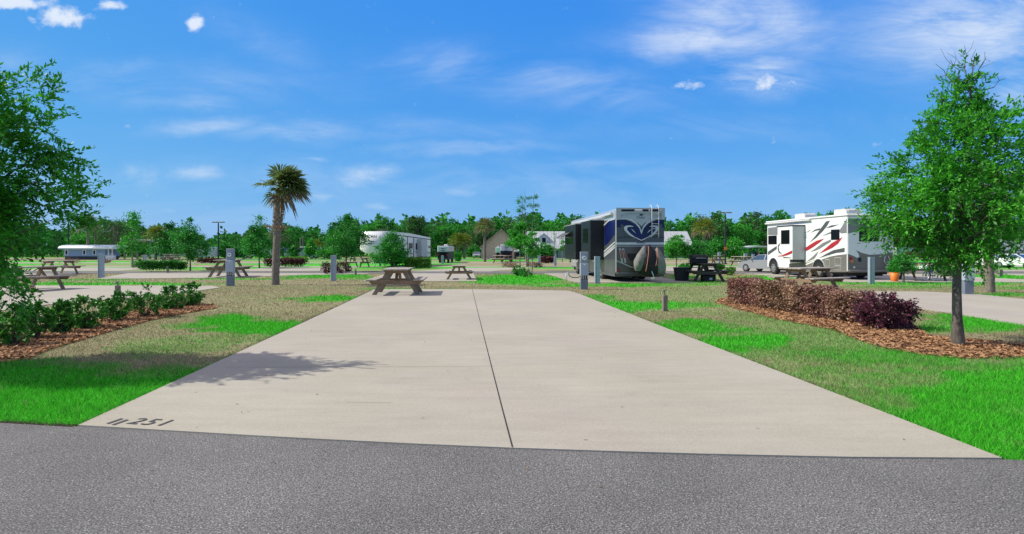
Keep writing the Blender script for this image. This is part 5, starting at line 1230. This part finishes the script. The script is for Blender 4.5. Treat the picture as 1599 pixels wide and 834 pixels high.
        a.build('wheel_arch', None, root); wheel(root, .10, t_, .41, .40, .27); wheel(root, W - .12, t_, .41, .40, .27)
    v = MB(); v.box((W / 2, L / 2, .37), (W - .35, L - .5, .20)); v.box((W / 2, 1.0, .28), (W - .6, 1.2, .18)); v.build('chassis', 'black', root)
    v = MB(); v.box((W / 2, -.03, .47), (W - .1, .12, .10), None, .02); v.build('rear_bumper', 'rvgrey', root)
    v = MB(); v.tube([(W - .1, .3, H + .12), (W - .1, .3, H + .42), (W - .5, .3, H + .42), (W - .5, .3, H + .12)], .02, 6); v.build('roof_rack', 'white', root)
motorhome()
x, y = G(1322, 434); bb = thing('plastic_tub', 'blue plastic tub in the shade under the striped motorhome', 'tub', (x, y + .8, .02)); mb = MB(); mb.prism([(-.17, 0), (.17, 0), (.21, .3), (-.21, .3)], (0, .2, 0), (1, 0, 0), (0, 0, 1), (0, -.4, 0)); mb.build('tub_body', 'bluebin', bb); mb = MB(); mb.box((0, 0, .31), (.46, .46, .03), None, .01); mb.build('tub_lid', 'offw', bb)

# --- fifth wheel trailer -------------------------------------------------------------------
def fifth_wheel():
    y0 = 50.0; xr = Xat(603, y0); W = 2.45; L = 11.2; ang = math.atan2(-2.3, 11.0)
    ca, sa = math.cos(ang), math.sin(ang)
    root = thing('fifth_wheel_trailer', 'white fifth wheel trailer with a rounded nose parked beyond the lime hedge', 'trailer', (xr, y0, 0), ang)
    side = Plane(xr, y0, -sa, ca); H0 = Zat(361, y0); H1 = side(673, 371)[1]
    b = MB(); b.m('white')   # right side outline in (depth, height), then across the width
    prof = [(2.7, .85), (2.7, 1.42), (.15, 1.55), (.0, 2.0), (.0, H0 - .35), (.25, H0), (L * .45, H0 - .02), (L, H1), (L, .85)]
    b.prism(prof[::-1], (0, 0, 0), (0, 1, 0), (0, 0, 1), (-W, 0, 0))
    b.m('black'); b.prism([(2.7, .30), (2.7, .85), (L, .85), (L, .30)][::-1], (-.02, 0, 0), (0, 1, 0), (0, 0, 1), (-(W - .04), 0, 0))
    def sp(m, pts, off=.01): b.m(m); b.prism([side(*p) for p in pts], (0, 0, 0), (0, 1, 0), (0, 0, 1), (off, 0, 0))
    sp('black', [(604, 364.5), (672.5, 373.5), (672.5, 374.6), (604, 366)]); sp('stripe', [(606, 369), (626, 371), (620, 388), (605, 393)], .006)
    for px in (627.5, 636, 645.5, 658.8): sp('black', [(px, 366 + (px - 604) * .12), (px + .9, 366 + (px - 604) * .12), (px + .9, 404), (px, 404)], .012)
    for pts in ([(647, 392), (657, 396), (657, 398), (650, 394.5)], [(660, 394), (672, 394.5), (672, 395.5), (660, 395.2)], [(628, 385), (636, 379), (636, 380.5), (629, 386.5)]): sp('rvdark', pts, .014)
    b.build('body', None, root)
    # rounded white nose cap
    n = 12; vs = []; m_ = 8
    for i in range(n + 1):
        u = i / n; xx = -W * u; bulge = .55 * math.sin(math.pi * u) ** .6; zb = 1.62 - .42 * math.sin(math.pi * u) ** .8 + .0
        for j in range(m_ + 1):
            t = j / m_; z = zb + (H0 - .02 - zb) * t; vs.append((xx, -.01 - bulge * math.sin(math.pi * (.18 + .66 * t)) + .35 * t ** 3 * .6, z))
    c = MB(); c.add(vs, [[i * (m_ + 1) + j, i * (m_ + 1) + j + 1, (i + 1) * (m_ + 1) + j + 1, (i + 1) * (m_ + 1) + j] for i in range(n) for j in range(m_)], True)
    c.prism([(0, 1.62), (0, H0 - .02), (-W, H0 - .02), (-W, 1.62), (-W * .5, 1.2)], (0, .02, 0), (1, 0, 0), (0, 0, 1), (0, .12, 0)); cap = c.build('nose_cap', 'white', root)
    text_mesh('BIGHORN', .36, 'rvdark', root, 'lettering', Matrix.Translation((-W * .56, -.66, 2.68)) @ Matrix.Rotation(R(90), 4, 'X'), .03)
    e = MB(); e.prism([(-.7, 0), (-.3, .10), (-.1, .10), (0, .20), (.15, .10), (.4, .10), (.7, 0), (.3, .02), (0, .05), (-.3, .02)], (-W * .55, -.60, 2.22), (1, 0, 0), (0, 0, 1), (0, -.03, 0)); e.prism([(-.55, 0), (0, -.06), (.6, 0), (0, .02)], (-W * .55, -.60, 2.10), (1, 0, 0), (0, 0, 1), (0, -.03, 0)); e.build('emblem', 'rvdark', root)
    def win(x0, y0_, x1, y1, nm='window'):
        a, b_ = side(x0, y0_), side(x1, y1); v = MB(); v.box((.02, (a[0] + b_[0]) / 2, (a[1] + b_[1]) / 2), (.03, abs(b_[0] - a[0]), abs(a[1] - b_[1])), None, .01); v.build(nm, 'winglass', root)
    win(638.5, 379.5, 644, 388); win(649, 380, 656, 390); win(669, 384, 673, 387.5)
    a = side(650, 360); s = MB(); s.box((.26, side(655.5, 380)[0], 1.75), (.5, 1.6, 1.75), None, .02); s.build('slide_out', 'slidepanel', root)
    for yy in (6.6, 7.5):
        for xx in (-.12, -W + .12): wheel(root, xx, yy, .38, .38, .24)
    v = MB()
    for xx in (-.5, -W + .5): v.bar((xx, 3.0, .0), (xx, 3.0, 1.45), .09, .09)
    v.build('landing_leg', 'black', root)
    v = MB(); 
    for s_ in (-1, 1): v.bar((-W / 2 + s_ * .32, 1.0, 0), (-W / 2 + s_ * .06, 1.2, 1.35), .05, .05)
    v.bar((-W / 2, 1.7, 0), (-W / 2, 1.25, 1.35), .05, .05); v.build('pin_tripod', 'offw', root)
    for yy in (2.0, 5.2, 8.0): v = MB(); v.box((-W * .5, yy, H0 + .10 - yy * .03), (.8, .9, .24), None, .07); v.build('air_conditioner', 'black' if yy != 5.2 else 'white', root)
fifth_wheel()

# --- generic far vehicles ---------------------------------------------------------------
def far_rv(name, label, cat, px0, px1, py, ptop, L, up, low, rz=0, graphic=None, split=.5, name_w='window', side_m=None, extra=None):
    x0, y = G(px0, py); x1, _ = G(px1, py); W = x1 - x0; H = Zat(ptop, y); root = thing(name, label, cat, ((x0 + x1) / 2, y, 0), rz)
    b = MB(); b.m(up); b.box((0, L / 2, .45 + (H - .45) * (1 - (1 - split) / 2)), (W, L, (H - .45) * (1 - split)), None, .06); b.m(low); b.box((0, L / 2, .45 + (H - .45) * split / 2), (W - .02, L - .02, (H - .45) * split), None, .03)
    if graphic:
        b.m(graphic)
        for k in range(3): z = H - .35 - k * .22; b.prism([(-W * .38, -.12), (-W * .1, .10), (W * .15, .02), (W * .40, .14), (W * .1, -.06), (-W * .15, .02)], (0, -.0, z), (1, 0, 0), (0, 0, 1), (0, -.012, 0))
    b.build('body', None, root)
    v = MB(); v.box((0, -.012, .45 + (H - .45) * split * .62), (W * .6, .03, .40), None, .01); v.build(name_w, 'winglass', root)
    v = MB(); v.box((0, L * .5, H + .1), (W * .35, .9, .22), None, .06); v.build('air_conditioner', 'offw' if up != 'black' else 'black', root)
    v = MB(); v.box((0, -.08, .5), (W * .96, .16, .14), None, .03); v.build('bumper', 'black', root)
    for s in (-1, 1):
        v = MB(); v.box((s * W * .42, -.02, .95), (.14, .03, .22)); v.build('tail_lamp', 'red', root)
        for yy in (L * .2, L * .8): wheel(root, s * (W / 2 - .14), yy, .40, .40, .24)
    return root
far_rv('travel_trailer', 'small black trailer with a white and blue front behind the far posts', 'trailer', 683, 700, 411, 384, 7, 'stripe', 'black', 0, 'dzblue', .55)
far_rv('travel_trailer', 'silver topped trailer with a dark lower half right of the tan building', 'trailer', 781.5, 800, 410, 382, 7, 'stripe', 'black', 0, 'dzblue', .55)
far_rv('travel_trailer', 'narrow white trailer end just left of the silver topped one', 'trailer', 774, 781, 406, 386, 6, 'offw', 'slidepanel', 0, None, .5)
far_rv('camper', 'dark camper partly hidden behind the slim centre tree', 'camper', 803, 822, 405, 391, 6, 'stripe', 'black', 0, None, .7)
def long_rv(name, label, cat, px0, px1, py, ptop, mats, wins, depth=2.4, nose=None, g=None):
    x0, y = G(px0, py); x1, _ = G(px1, py); L = x1 - x0; H = Zat(ptop, y); root = thing(name, label, cat, (x0, y, 0)); b = MB(); b.m(mats[0])
    b.prism([(0, .5), (L, .5), (L, H - .15), (L - .15, H), (.3, H), (0, H - .4)], (0, 0, 0), (1, 0, 0), (0, 0, 1), (0, depth, 0)); b.m(mats[1]); b.box((L / 2, -.01, .85), (L - .1, .03, .6))
    if g:
        b.m(g)
        for k in range(3): b.prism([(L * .45 + k * .5, 1.0), (L * .62 + k * .5, 1.9), (L * .9, 2.1), (L * .66 + k * .5, 1.75), (L * .5 + k * .5, 1.0)], (0, 0, 0), (1, 0, 0), (0, 0, 1), (0, -.03, 0))
    b.build('body', None, root)
    for a, c, z0, z1 in wins: v = MB(); v.box((L * (a + c) / 2, -.02, H * (z0 + z1) / 2), (L * (c - a), .03, H * (z1 - z0)), None, .01); v.build('window', 'blueglass' if c - a > .15 else 'winglass', root)
    for t in (.2, .8): wheel(root, L * t, .14, .42, .42, .26, 'y'); wheel(root, L * t, depth - .14, .42, .42, .26, 'y')
    v = MB(); v.box((L * .5, depth / 2, H + .1), (1.0, .8, .22), None, .06); v.build('air_conditioner', 'offw', root); return root
long_rv('motor_coach', 'dark coach with silver swooshes far beyond the maroon hedge', 'motorhome', 443, 497, 404, 387, ('rvdark', 'dzsilver'), [(.02, .26, .50, .9)], g='stripe')
long_rv('bus', 'white bus with a rounded front far behind the small trees at left', 'bus', 235.5, 331, 405.5, 385.5, ('white', 'offw'), [(.015, .09, .5, .86), (.3, .42, .55, .8), (.55, .7, .55, .8)])
long_rv('travel_trailer', 'pale trailer between the lamp post and the tall palm', 'trailer', 372, 424, 404, 389, ('offw', 'slidepanel'), [(.2, .3, .5, .8), (.6, .72, .5, .8)])
long_rv('travel_trailer', 'white trailer far behind the young oak at the right', 'trailer', 1545, 1600, 404, 376, ('white', 'rvgrey'), [(.1, .3, .5, .8)], g='dzblue')
long_rv('travel_trailer', 'silver trailer half hidden behind the oak leaves at right', 'trailer', 1400, 1520, 402, 386, ('dzsilver', 'rvgrey'), [(.2, .3, .5, .8), (.6, .7, .5, .8)])

def car(label, loc, rz, paint, name='parked_car', sc=.84):
    root = thing(name, label, 'car', loc, rz, None, sc); L, W = 4.6, 1.76   # nose towards +y
    body = [(-2.3, .42), (-2.28, .85), (-2.15, .98), (-1.5, 1.03), (.95, .98), (1.9, .84), (2.22, .70), (2.3, .45), (2.2, .28), (-2.2, .28)]
    b = MB(); n = len(body)
    def ring(x, k): return [(x, p[0] * k, p[1] if k == 1 else .3 + (p[1] - .3) * .97) for p in body]
    secs = [(-W / 2, .965), (-W / 2 + .10, 1), (W / 2 - .10, 1), (W / 2, .965)]; vs = []
    for x, k in secs: vs += ring(x, k)
    fs = [[i * n + j, (i + 1) * n + j, (i + 1) * n + (j + 1) % n, i * n + (j + 1) % n] for i in range(3) for j in range(n)] + [list(range(n)), list(range(3 * n, 4 * n))[::-1]]
    b.add(vs, [f[::-1] for f in fs]); b.build('body', paint, root)
    cab = [(-1.75, 1.0), (-1.05, 1.40), (.10, 1.44), (.35, 1.38), (1.15, .96)]; c = MB(); m_ = len(cab); vs = []
    for s in (-1, 1):
        for p in cab: vs.append((s * (W / 2 - .10 - (p[1] - .95) * .42), p[0], p[1]))
    c.m(paint); c.add(vs, [[j, j + 1, m_ + j + 1, m_ + j] for j in (1, 2)]); c.m('blueglass'); c.add(vs, [[0, 1, m_ + 1, m_], [3, 4, m_ + 4, m_ + 3], [0, 4, 3, 2, 1], [m_, m_ + 1, m_ + 2, m_ + 3, m_ + 4]]); c.build('cabin', None, root)
    for s in (-1, 1):
        p = MB(); x = lambda z: s * (W / 2 - .095 - (z - .95) * .42); p.bar((x(1.0), -.35, 1.0), (x(1.42), -.35, 1.42), .05, .06, (0, 1, 0)); p.bar((x(.97), 1.13, .97), (x(1.39), .34, 1.39), .05, .05); p.bar((x(1.41), .34, 1.40), (x(1.41), -1.05, 1.41), .05, .05); p.bar((x(1.0), -1.73, 1.01), (x(1.40), -1.05, 1.40), .05, .06); p.build('window_pillar', paint, root)
        h = MB(); h.prism([(.45, .66), (.80, .70), (.84, .80), (.50, .74)], (0, 2.14, -.02), (s, 0, 0), (0, 0, 1), (0, .14, 0)); h.build('headlight', 'glass', root); h = MB(); h.box((s * .68, -2.27, .80), (.32, .08, .14), None, .02); h.build('tail_lamp', 'red', root)
        mr = MB(); mr.box((s * (W / 2 + .09), .80, 1.02), (.17, .10, .12), None, .03); mr.build('wing_mirror', paint, root)
        for yy in (-1.4, 1.42):
            wheel(root, s * (W / 2 - .09), yy, .32, .32, .20)
    g_ = MB(); g_.prism([(-.38, .64), (.38, .64), (.26, .38), (-.26, .38)], (0, 2.22, 0), (1, 0, 0), (0, 0, 1), (0, .09, 0)); g_.build('grille', 'black', root)
    g_ = MB(); 
    for s in (-1, 1): g_.bar((s * .42, 2.32, .66), (s * .28, 2.32, .37), .03, .03)
    g_.build('grille_trim', 'chrome', root); return root
x, y = G(1186, 431.2); car('silver sedan parked ahead of the striped motorhome', (17.55, 39.6, .02), R(27), 'silvercar')
x, y = G(1577, 418.6); car('white sedan facing the camera at the right edge', (x, y + 2.2, 0), R(180 + 22), 'white')
x, y = G(1612, 419.5); car('second white car cut by the right edge beside the sedan', (x + .4, y + 2.0, 0), R(180 + 18), 'white')
x, y = G(745, 402.8); car('tiny far car left of the shaggy palm trunk', (x, y, 0), R(180), 'silvercar')
x, y = G(320, 402.8); car('tiny far silver car left of the lamp post', (x, y, 0), R(90), 'silvercar')

# --- child bicycle
x, y = G(1446, 439.3); bk = thing('child_bicycle', 'purple child bicycle with a white tyred wheel leaning by the dark table', 'bicycle', (x, y, .02), R(20))
def bw(cx_, r):
    m_ = MB(); m_.tube([(cx_ + math.cos(a) * r, 0, .01 + r + .02 + math.sin(a) * r) for a in np.linspace(0, 2 * math.pi, 25)], .028, 8, False); o = m_.build('wheel', 'white', bk); s = MB()
    for k in range(8): a = k * math.pi / 4; s.bar((cx_, 0, r + .03), (cx_ + math.cos(a) * r, 0, r + .03 + math.sin(a) * r), .006, .006)
    s.cyl((cx_, -.04, r + .03), (cx_, .04, r + .03), .025, 8); s.build('spokes', 'chrome', o)
bw(0, .21); bw(.62, .21)
m_ = MB(); m_.tube([(0, 0, .24), (.05, 0, .5), (.08, 0, .72)], .02, 8); m_.tube([(.06, 0, .55), (.3, 0, .28), (.62, 0, .24)], .02, 8); m_.tube([(.3, 0, .28), (.42, 0, .58)], .018, 8); m_.tube([(.08, 0, .6), (.38, 0, .46)], .018, 8); m_.build('frame', 'purple', bk)
m_ = MB(); m_.tube([(-.02, -.24, .80), (.06, -.12, .76), (.08, 0, .74), (.06, .12, .76), (-.02, .24, .80)], .014, 8); m_.build('handlebar', 'chrome', bk)
m_ = MB(); m_.ell((.42, 0, .61), (.11, .07, .035)); m_.build('saddle', 'black', bk)
m_ = MB(); m_.prism([(-.09, -.10), (.09, -.10), (.12, .08), (-.12, .08)], (-.10, .09, .68), (0, 1, 0), (0, 0, 1), (-.10, 0, 0)); m_.build('basket', 'glass', bk)
m_ = MB(); m_.tube([(.32, 0, .28), (.36, -.06, .22)], .012, 6); m_.box((.36, -.08, .22), (.08, .06, .02)); m_.build('pedal', 'black', bk)
# --- orange flower pot and a small potted tree
x, y = G(1397, 440); pt = thing('flower_pot', 'orange flower pot with a leafy plant at the rear corner of the striped motorhome', 'flower pot', (x, y, .02)); m_ = MB()
m_.tube([(0, 0, 0), (0, 0, .02), (0, 0, .42), (0, 0, .42), (0, 0, .36)], [.135, .145, .225, .205, .19], 20); m_.build('pot', 'pot', pt); m_ = MB(); m_.cyl((0, 0, .36), (0, 0, .375), .19, 16); m_.build('soil', 'soil', pt)
g = np.random.default_rng(301); crown('plant', pt, envelope([(.42, .12), (.52, .28), (.66, .30), (.78, .12)], 16, g), .07, 420, .10, .05, g, 'elm')
x, y = G(1411, 442); tr_ = young(1411, 442, 398, 40, 'thin little tree with drooping dark leaves beside the orange pot', 302, 'young', 'round', 1500, base=.45)
# --- items on the far table (cloth and bags)
x, y = G(44, 453); 

# ------------------------------------------------------------------ lamp posts
def lamp(label, px, py, ptop, head=True, sign=False, r=.07):
    x, y = G(px, py); H = Zat(ptop, y); root = thing('lamp_post', label, 'lamp post', (x, y, 0)); m_ = MB(); m_.tube([(0, 0, 0), (0, 0, H * .98)], [r * 1.2, r * .8], 10); m_.build('pole', 'lamp', root); m_ = MB(); m_.tube([(0, 0, 0), (0, 0, .12)], [r * 2.3, r * 2], 12); m_.build('base_plate', 'lamp', root)
    if head:
        m_ = MB(); m_.box((-.38, 0, H), (.62, .34, .12), None, .04); m_.box((.38, 0, H), (.62, .34, .12), None, .04); m_.box((0, 0, H - .02), (.3, .1, .08)); m_.build('lamp_head', 'lamphead', root)
    else: m_ = MB(); m_.box((.2, 0, H), (.5, .25, .12), None, .03); m_.build('lamp_head', 'lamphead', root)
    if sign: m_ = MB(); m_.box((0, -r - .02, Zat(388, y)), (.34, .02, .34), None, .006); m_.build('sign_plate', 'orange', root)
    return root
lamp('tall lamp post with a double head behind the picnic tables at left', 341, 411.5, 347, r=.085); lamp('tall lamp post with an orange plate, right of the yellow palm', 1132.5, 412.5, 332, sign=True, r=.085)
lamp('thin dark pole with a small plate before the blue cottage', 107, 405, 344, False, True, .11); lamp('far thin lamp post behind the small trees', 350, 402, 362, True, False, .1)
for px, pt_, lb in ((469, 371, 'left of the two pale masts above the far dark coach'), (472.5, 371, 'right of the two pale masts above the far dark coach')):
    y = 108; m_ = MB(); m_.tube([(0, 0, 0), (0, 0, Zat(pt_, y))], .10, 8); o = m_.build('mast', 'barkl', None, (Xat(px, y), y, 0)); tag(o, lb, 'mast')
for i, (px, pt_) in enumerate(((149, 346), (178, 352))):
    y = 112; root = thing('utility_pole', ('wooden utility pole above the blue cottage', 'wooden utility pole in front of the huge dark oak')[i], 'utility pole', (Xat(px, y), y, 0)); m_ = MB(); m_.tube([(0, 0, 0), (0, 0, Zat(pt_, y))], .14, 8); m_.build('pole', 'bark', root); m_ = MB(); m_.box((0, 0, Zat(pt_, y) - .6), (1.8, .1, .12)); m_.build('cross_arm', 'bark', root)
m_ = MB(); y = 112; P = []
for q in range(13): t_ = q / 12; P.append((Xat(149, y) + (Xat(178, y) - Xat(149, y)) * t_, y, Zat(350, y) - 1.2 * 4 * t_ * (1 - t_) - .6 * t_))
m_.tube(P, .035, 5); tag(m_.build('power_line', 'galv'), 'sagging wire between the two utility poles at the far left', 'wire')

# ------------------------------------------------------------------ buildings
def house():
    y = 112; x0, x1 = Xat(817, y), Xat(1085, y); zr, ze = Zat(360, y), Zat(388, y); root = thing('house', 'grey house with a pale metal roof and a dormer behind the centre trees', 'house', (x0, y, 0)); L = x1 - x0; dp = 5.0
    m_ = MB(); m_.box((L / 2, dp, ze / 2), (L - .6, dp * 1.6, ze)); m_.build('wall', 'siding', root)
    m_ = MB(); m_.add([(0, 0, ze), (L, 0, ze), (L, dp, zr), (0 + .9, dp, zr), (0, 2 * dp, ze), (L, 2 * dp, ze), (0, 0, ze - .12), (L, 0, ze - .12)], [[0, 1, 2, 3], [3, 2, 5, 4], [0, 3, 4], [1, 5, 2], [6, 7, 1, 0]])
    k = 0.0
    while k < L - 1.2: m_.bar((k + .4, -.0, ze + .03), (max(k + .4, .95), dp, zr + .03), .05, .06); k += .75
    m_.build('roof', 'roofm', root)
    dx = Xat(850, y) - x0; zt = Zat(364.5, y); zb = Zat(382.5, y); f = MB(); hw = .98; ym = dp * .32
    f.prism([(-hw, zb), (hw, zb), (hw, zt - .75), (0, zt), (-hw, zt - .75)], (dx, ym, 0), (1, 0, 0), (0, 0, 1), (0, 3.0, 0)); o = f.build('dormer', 'stripe', root)
    f = MB()
    for s in (-1, 1): f.add([(dx, ym - .18, zt + .08), (dx + s * (hw + .25), ym - .18, zt - .86), (dx + s * (hw + .25), ym + 3.2, zt - .86), (dx, ym + 3.2, zt + .08)], [[0, 1, 2, 3][::s]])
    f.build('dormer_roof', 'roofm', o); f = MB(); f.box((dx, ym - .03, zb + .95), (.78, .05, 1.0)); f.build('window', 'winglass', o)
    f = MB(); 
    for s in (-1, 1): f.box((dx + s * .42, ym - .05, zb + .95), (.08, .06, 1.12))
    f.box((dx, ym - .05, zb + 1.48), (.92, .06, .08)); f.box((dx, ym - .05, zb + .40), (.92, .06, .08)); f.build('window_frame', 'white', o)
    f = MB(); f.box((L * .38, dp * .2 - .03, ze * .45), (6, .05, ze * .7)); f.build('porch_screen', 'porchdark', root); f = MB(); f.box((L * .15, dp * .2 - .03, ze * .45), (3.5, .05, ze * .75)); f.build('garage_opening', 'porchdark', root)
    for k in range(7): f = MB(); f.box((1.2 + k * (L - 2.4) / 6, .35, ze / 2 - .06), (.16, .16, ze - .12)); f.build('porch_post', 'white', root)
    f = MB(); f.add([(-1.4, -1.2, ze - .55), (4.2, -1.2, ze - .55), (3.2, .6, ze + .75), (-.2, .6, ze + .75)], [[0, 1, 2, 3]]); f.add([(-1.4, -1.2, ze - .55), (-.2, .6, ze + .75), (-1.4, 2.4, ze - .55)], [[0, 1, 2]]); f.build('porch_roof', 'roofm', root)
house()
y = 104; xc = Xat(783, y); tb = thing('gabled_building', 'tan building with a steep shingled gable behind the shaggy palm', 'building', (xc, y, 0)); zt = Zat(359, y); m_ = MB()
hwl, hwr = 3.6, 2.9; ze = Zat(384, y)
m_.prism([(-hwl, 0), (hwr, 0), (hwr, ze), (.0, zt), (-hwl, ze)], (0, 0, 0), (1, 0, 0), (0, 0, 1), (0, 6, 0)); m_.build('gable_wall', 'tanwall', tb)
m_ = MB(); m_.prism([(-hwl - .35, ze - .2), (0, zt + .2), (hwr + .35, ze - .2), (hwr + .35, ze - .42), (0, zt - .05), (-hwl - .35, ze - .42)], (0, -.45, 0), (1, 0, 0), (0, 0, 1), (0, 7, 0)); m_.build('roof', 'tanroof', tb)
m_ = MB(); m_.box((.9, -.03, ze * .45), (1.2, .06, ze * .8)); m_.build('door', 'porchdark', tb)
y = 92; x0, x1 = Xat(96, y), Xat(171, y); L = x1 - x0; zr = Zat(385, y); ct = thing('cottage', 'pale blue park cottage with a white curved roof at the far left', 'cottage', (x0, y, 0)); ze = zr - .30
m_ = MB(); m_.box((L * .47, 1.8, (ze + .55) / 2), (L * .86, 3.4, ze - .55)); m_.build('wall', 'bluewall', ct)
m_ = MB(); m_.prism([(-.35, ze - .12), (-.35, ze + .10), (-.1, ze + .34), (.5, ze + .50), (1.8, ze + .58), (3.1, ze + .5), (3.9, ze + .1), (3.9, ze - .12)], (-.3, 0, 0), (0, 1, 0), (0, 0, 1), (L + 1.0, 0, 0)); m_.build('roof', 'white', ct)
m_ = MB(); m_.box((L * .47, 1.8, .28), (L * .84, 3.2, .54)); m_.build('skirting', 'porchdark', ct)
for t_ in (.10, .47, .68): m_ = MB(); m_.box((L * t_, .07, ze * .64), (.55, .06, ze * .44)); w_ = m_.build('window', 'white', ct); m_ = MB(); m_.box((L * t_, .03, ze * .64), (.30, .04, ze * .34)); m_.build('pane', 'winglass', w_)
m_ = MB()
for t_ in (.92, 1.0): m_.box((L * t_ + .3, .2, ze / 2), (.12, .12, ze - .1))
m_.box((L * .97 + .3, .2, .9), (1.0, .06, .08)); m_.box((L * .95 + .4, .25, .35), (1.3, .6, .7)); m_.build('porch', 'white', ct)
def shelter(label, px0, px1, ptop, y, mm):
    x0, x1 = Xat(px0, y), Xat(px1, y); z = Zat(ptop, y); L = x1 - x0; r_ = thing('shelter', label, 'shelter', (x0, y, 0)); a = MB(); a.prism([(-.3, z - .25), (L * .5, z + .05), (L + .3, z - .15), (L + .3, z - .35), (L * .5, z - .15), (-.3, z - .45)], (0, 0, 0), (1, 0, 0), (0, 0, 1), (0, 4, 0)); a.build('roof', mm, r_)
    for t_ in (.06, .5, .94):
        for yy in (.3, 3.6): a = MB(); a.box((L * t_, yy, z / 2 - .2), (.22, .22, z - .4)); a.build('post', 'barkl', r_)
    return r_
shelter('open shelter with a low pale roof in front of the huge oak', 190, 236, 374, 100, 'siding')
shelter('open shed roof between the lamp post and the striped motorhome', 1157, 1215, 384, 86, 'offw')
for px, w, lb in ((1159, 8, 'dark vehicle parked under the open shed, left'), (1180, 22, 'dark vehicle parked under the open shed, right')):
    y = 88; x = Xat(px, y); car(lb, (x + (.4 if w == 8 else .6), y + .8, 0), R(180), 'black')

# ------------------------------------------------------------------ end
bpy.context.view_layer.update()
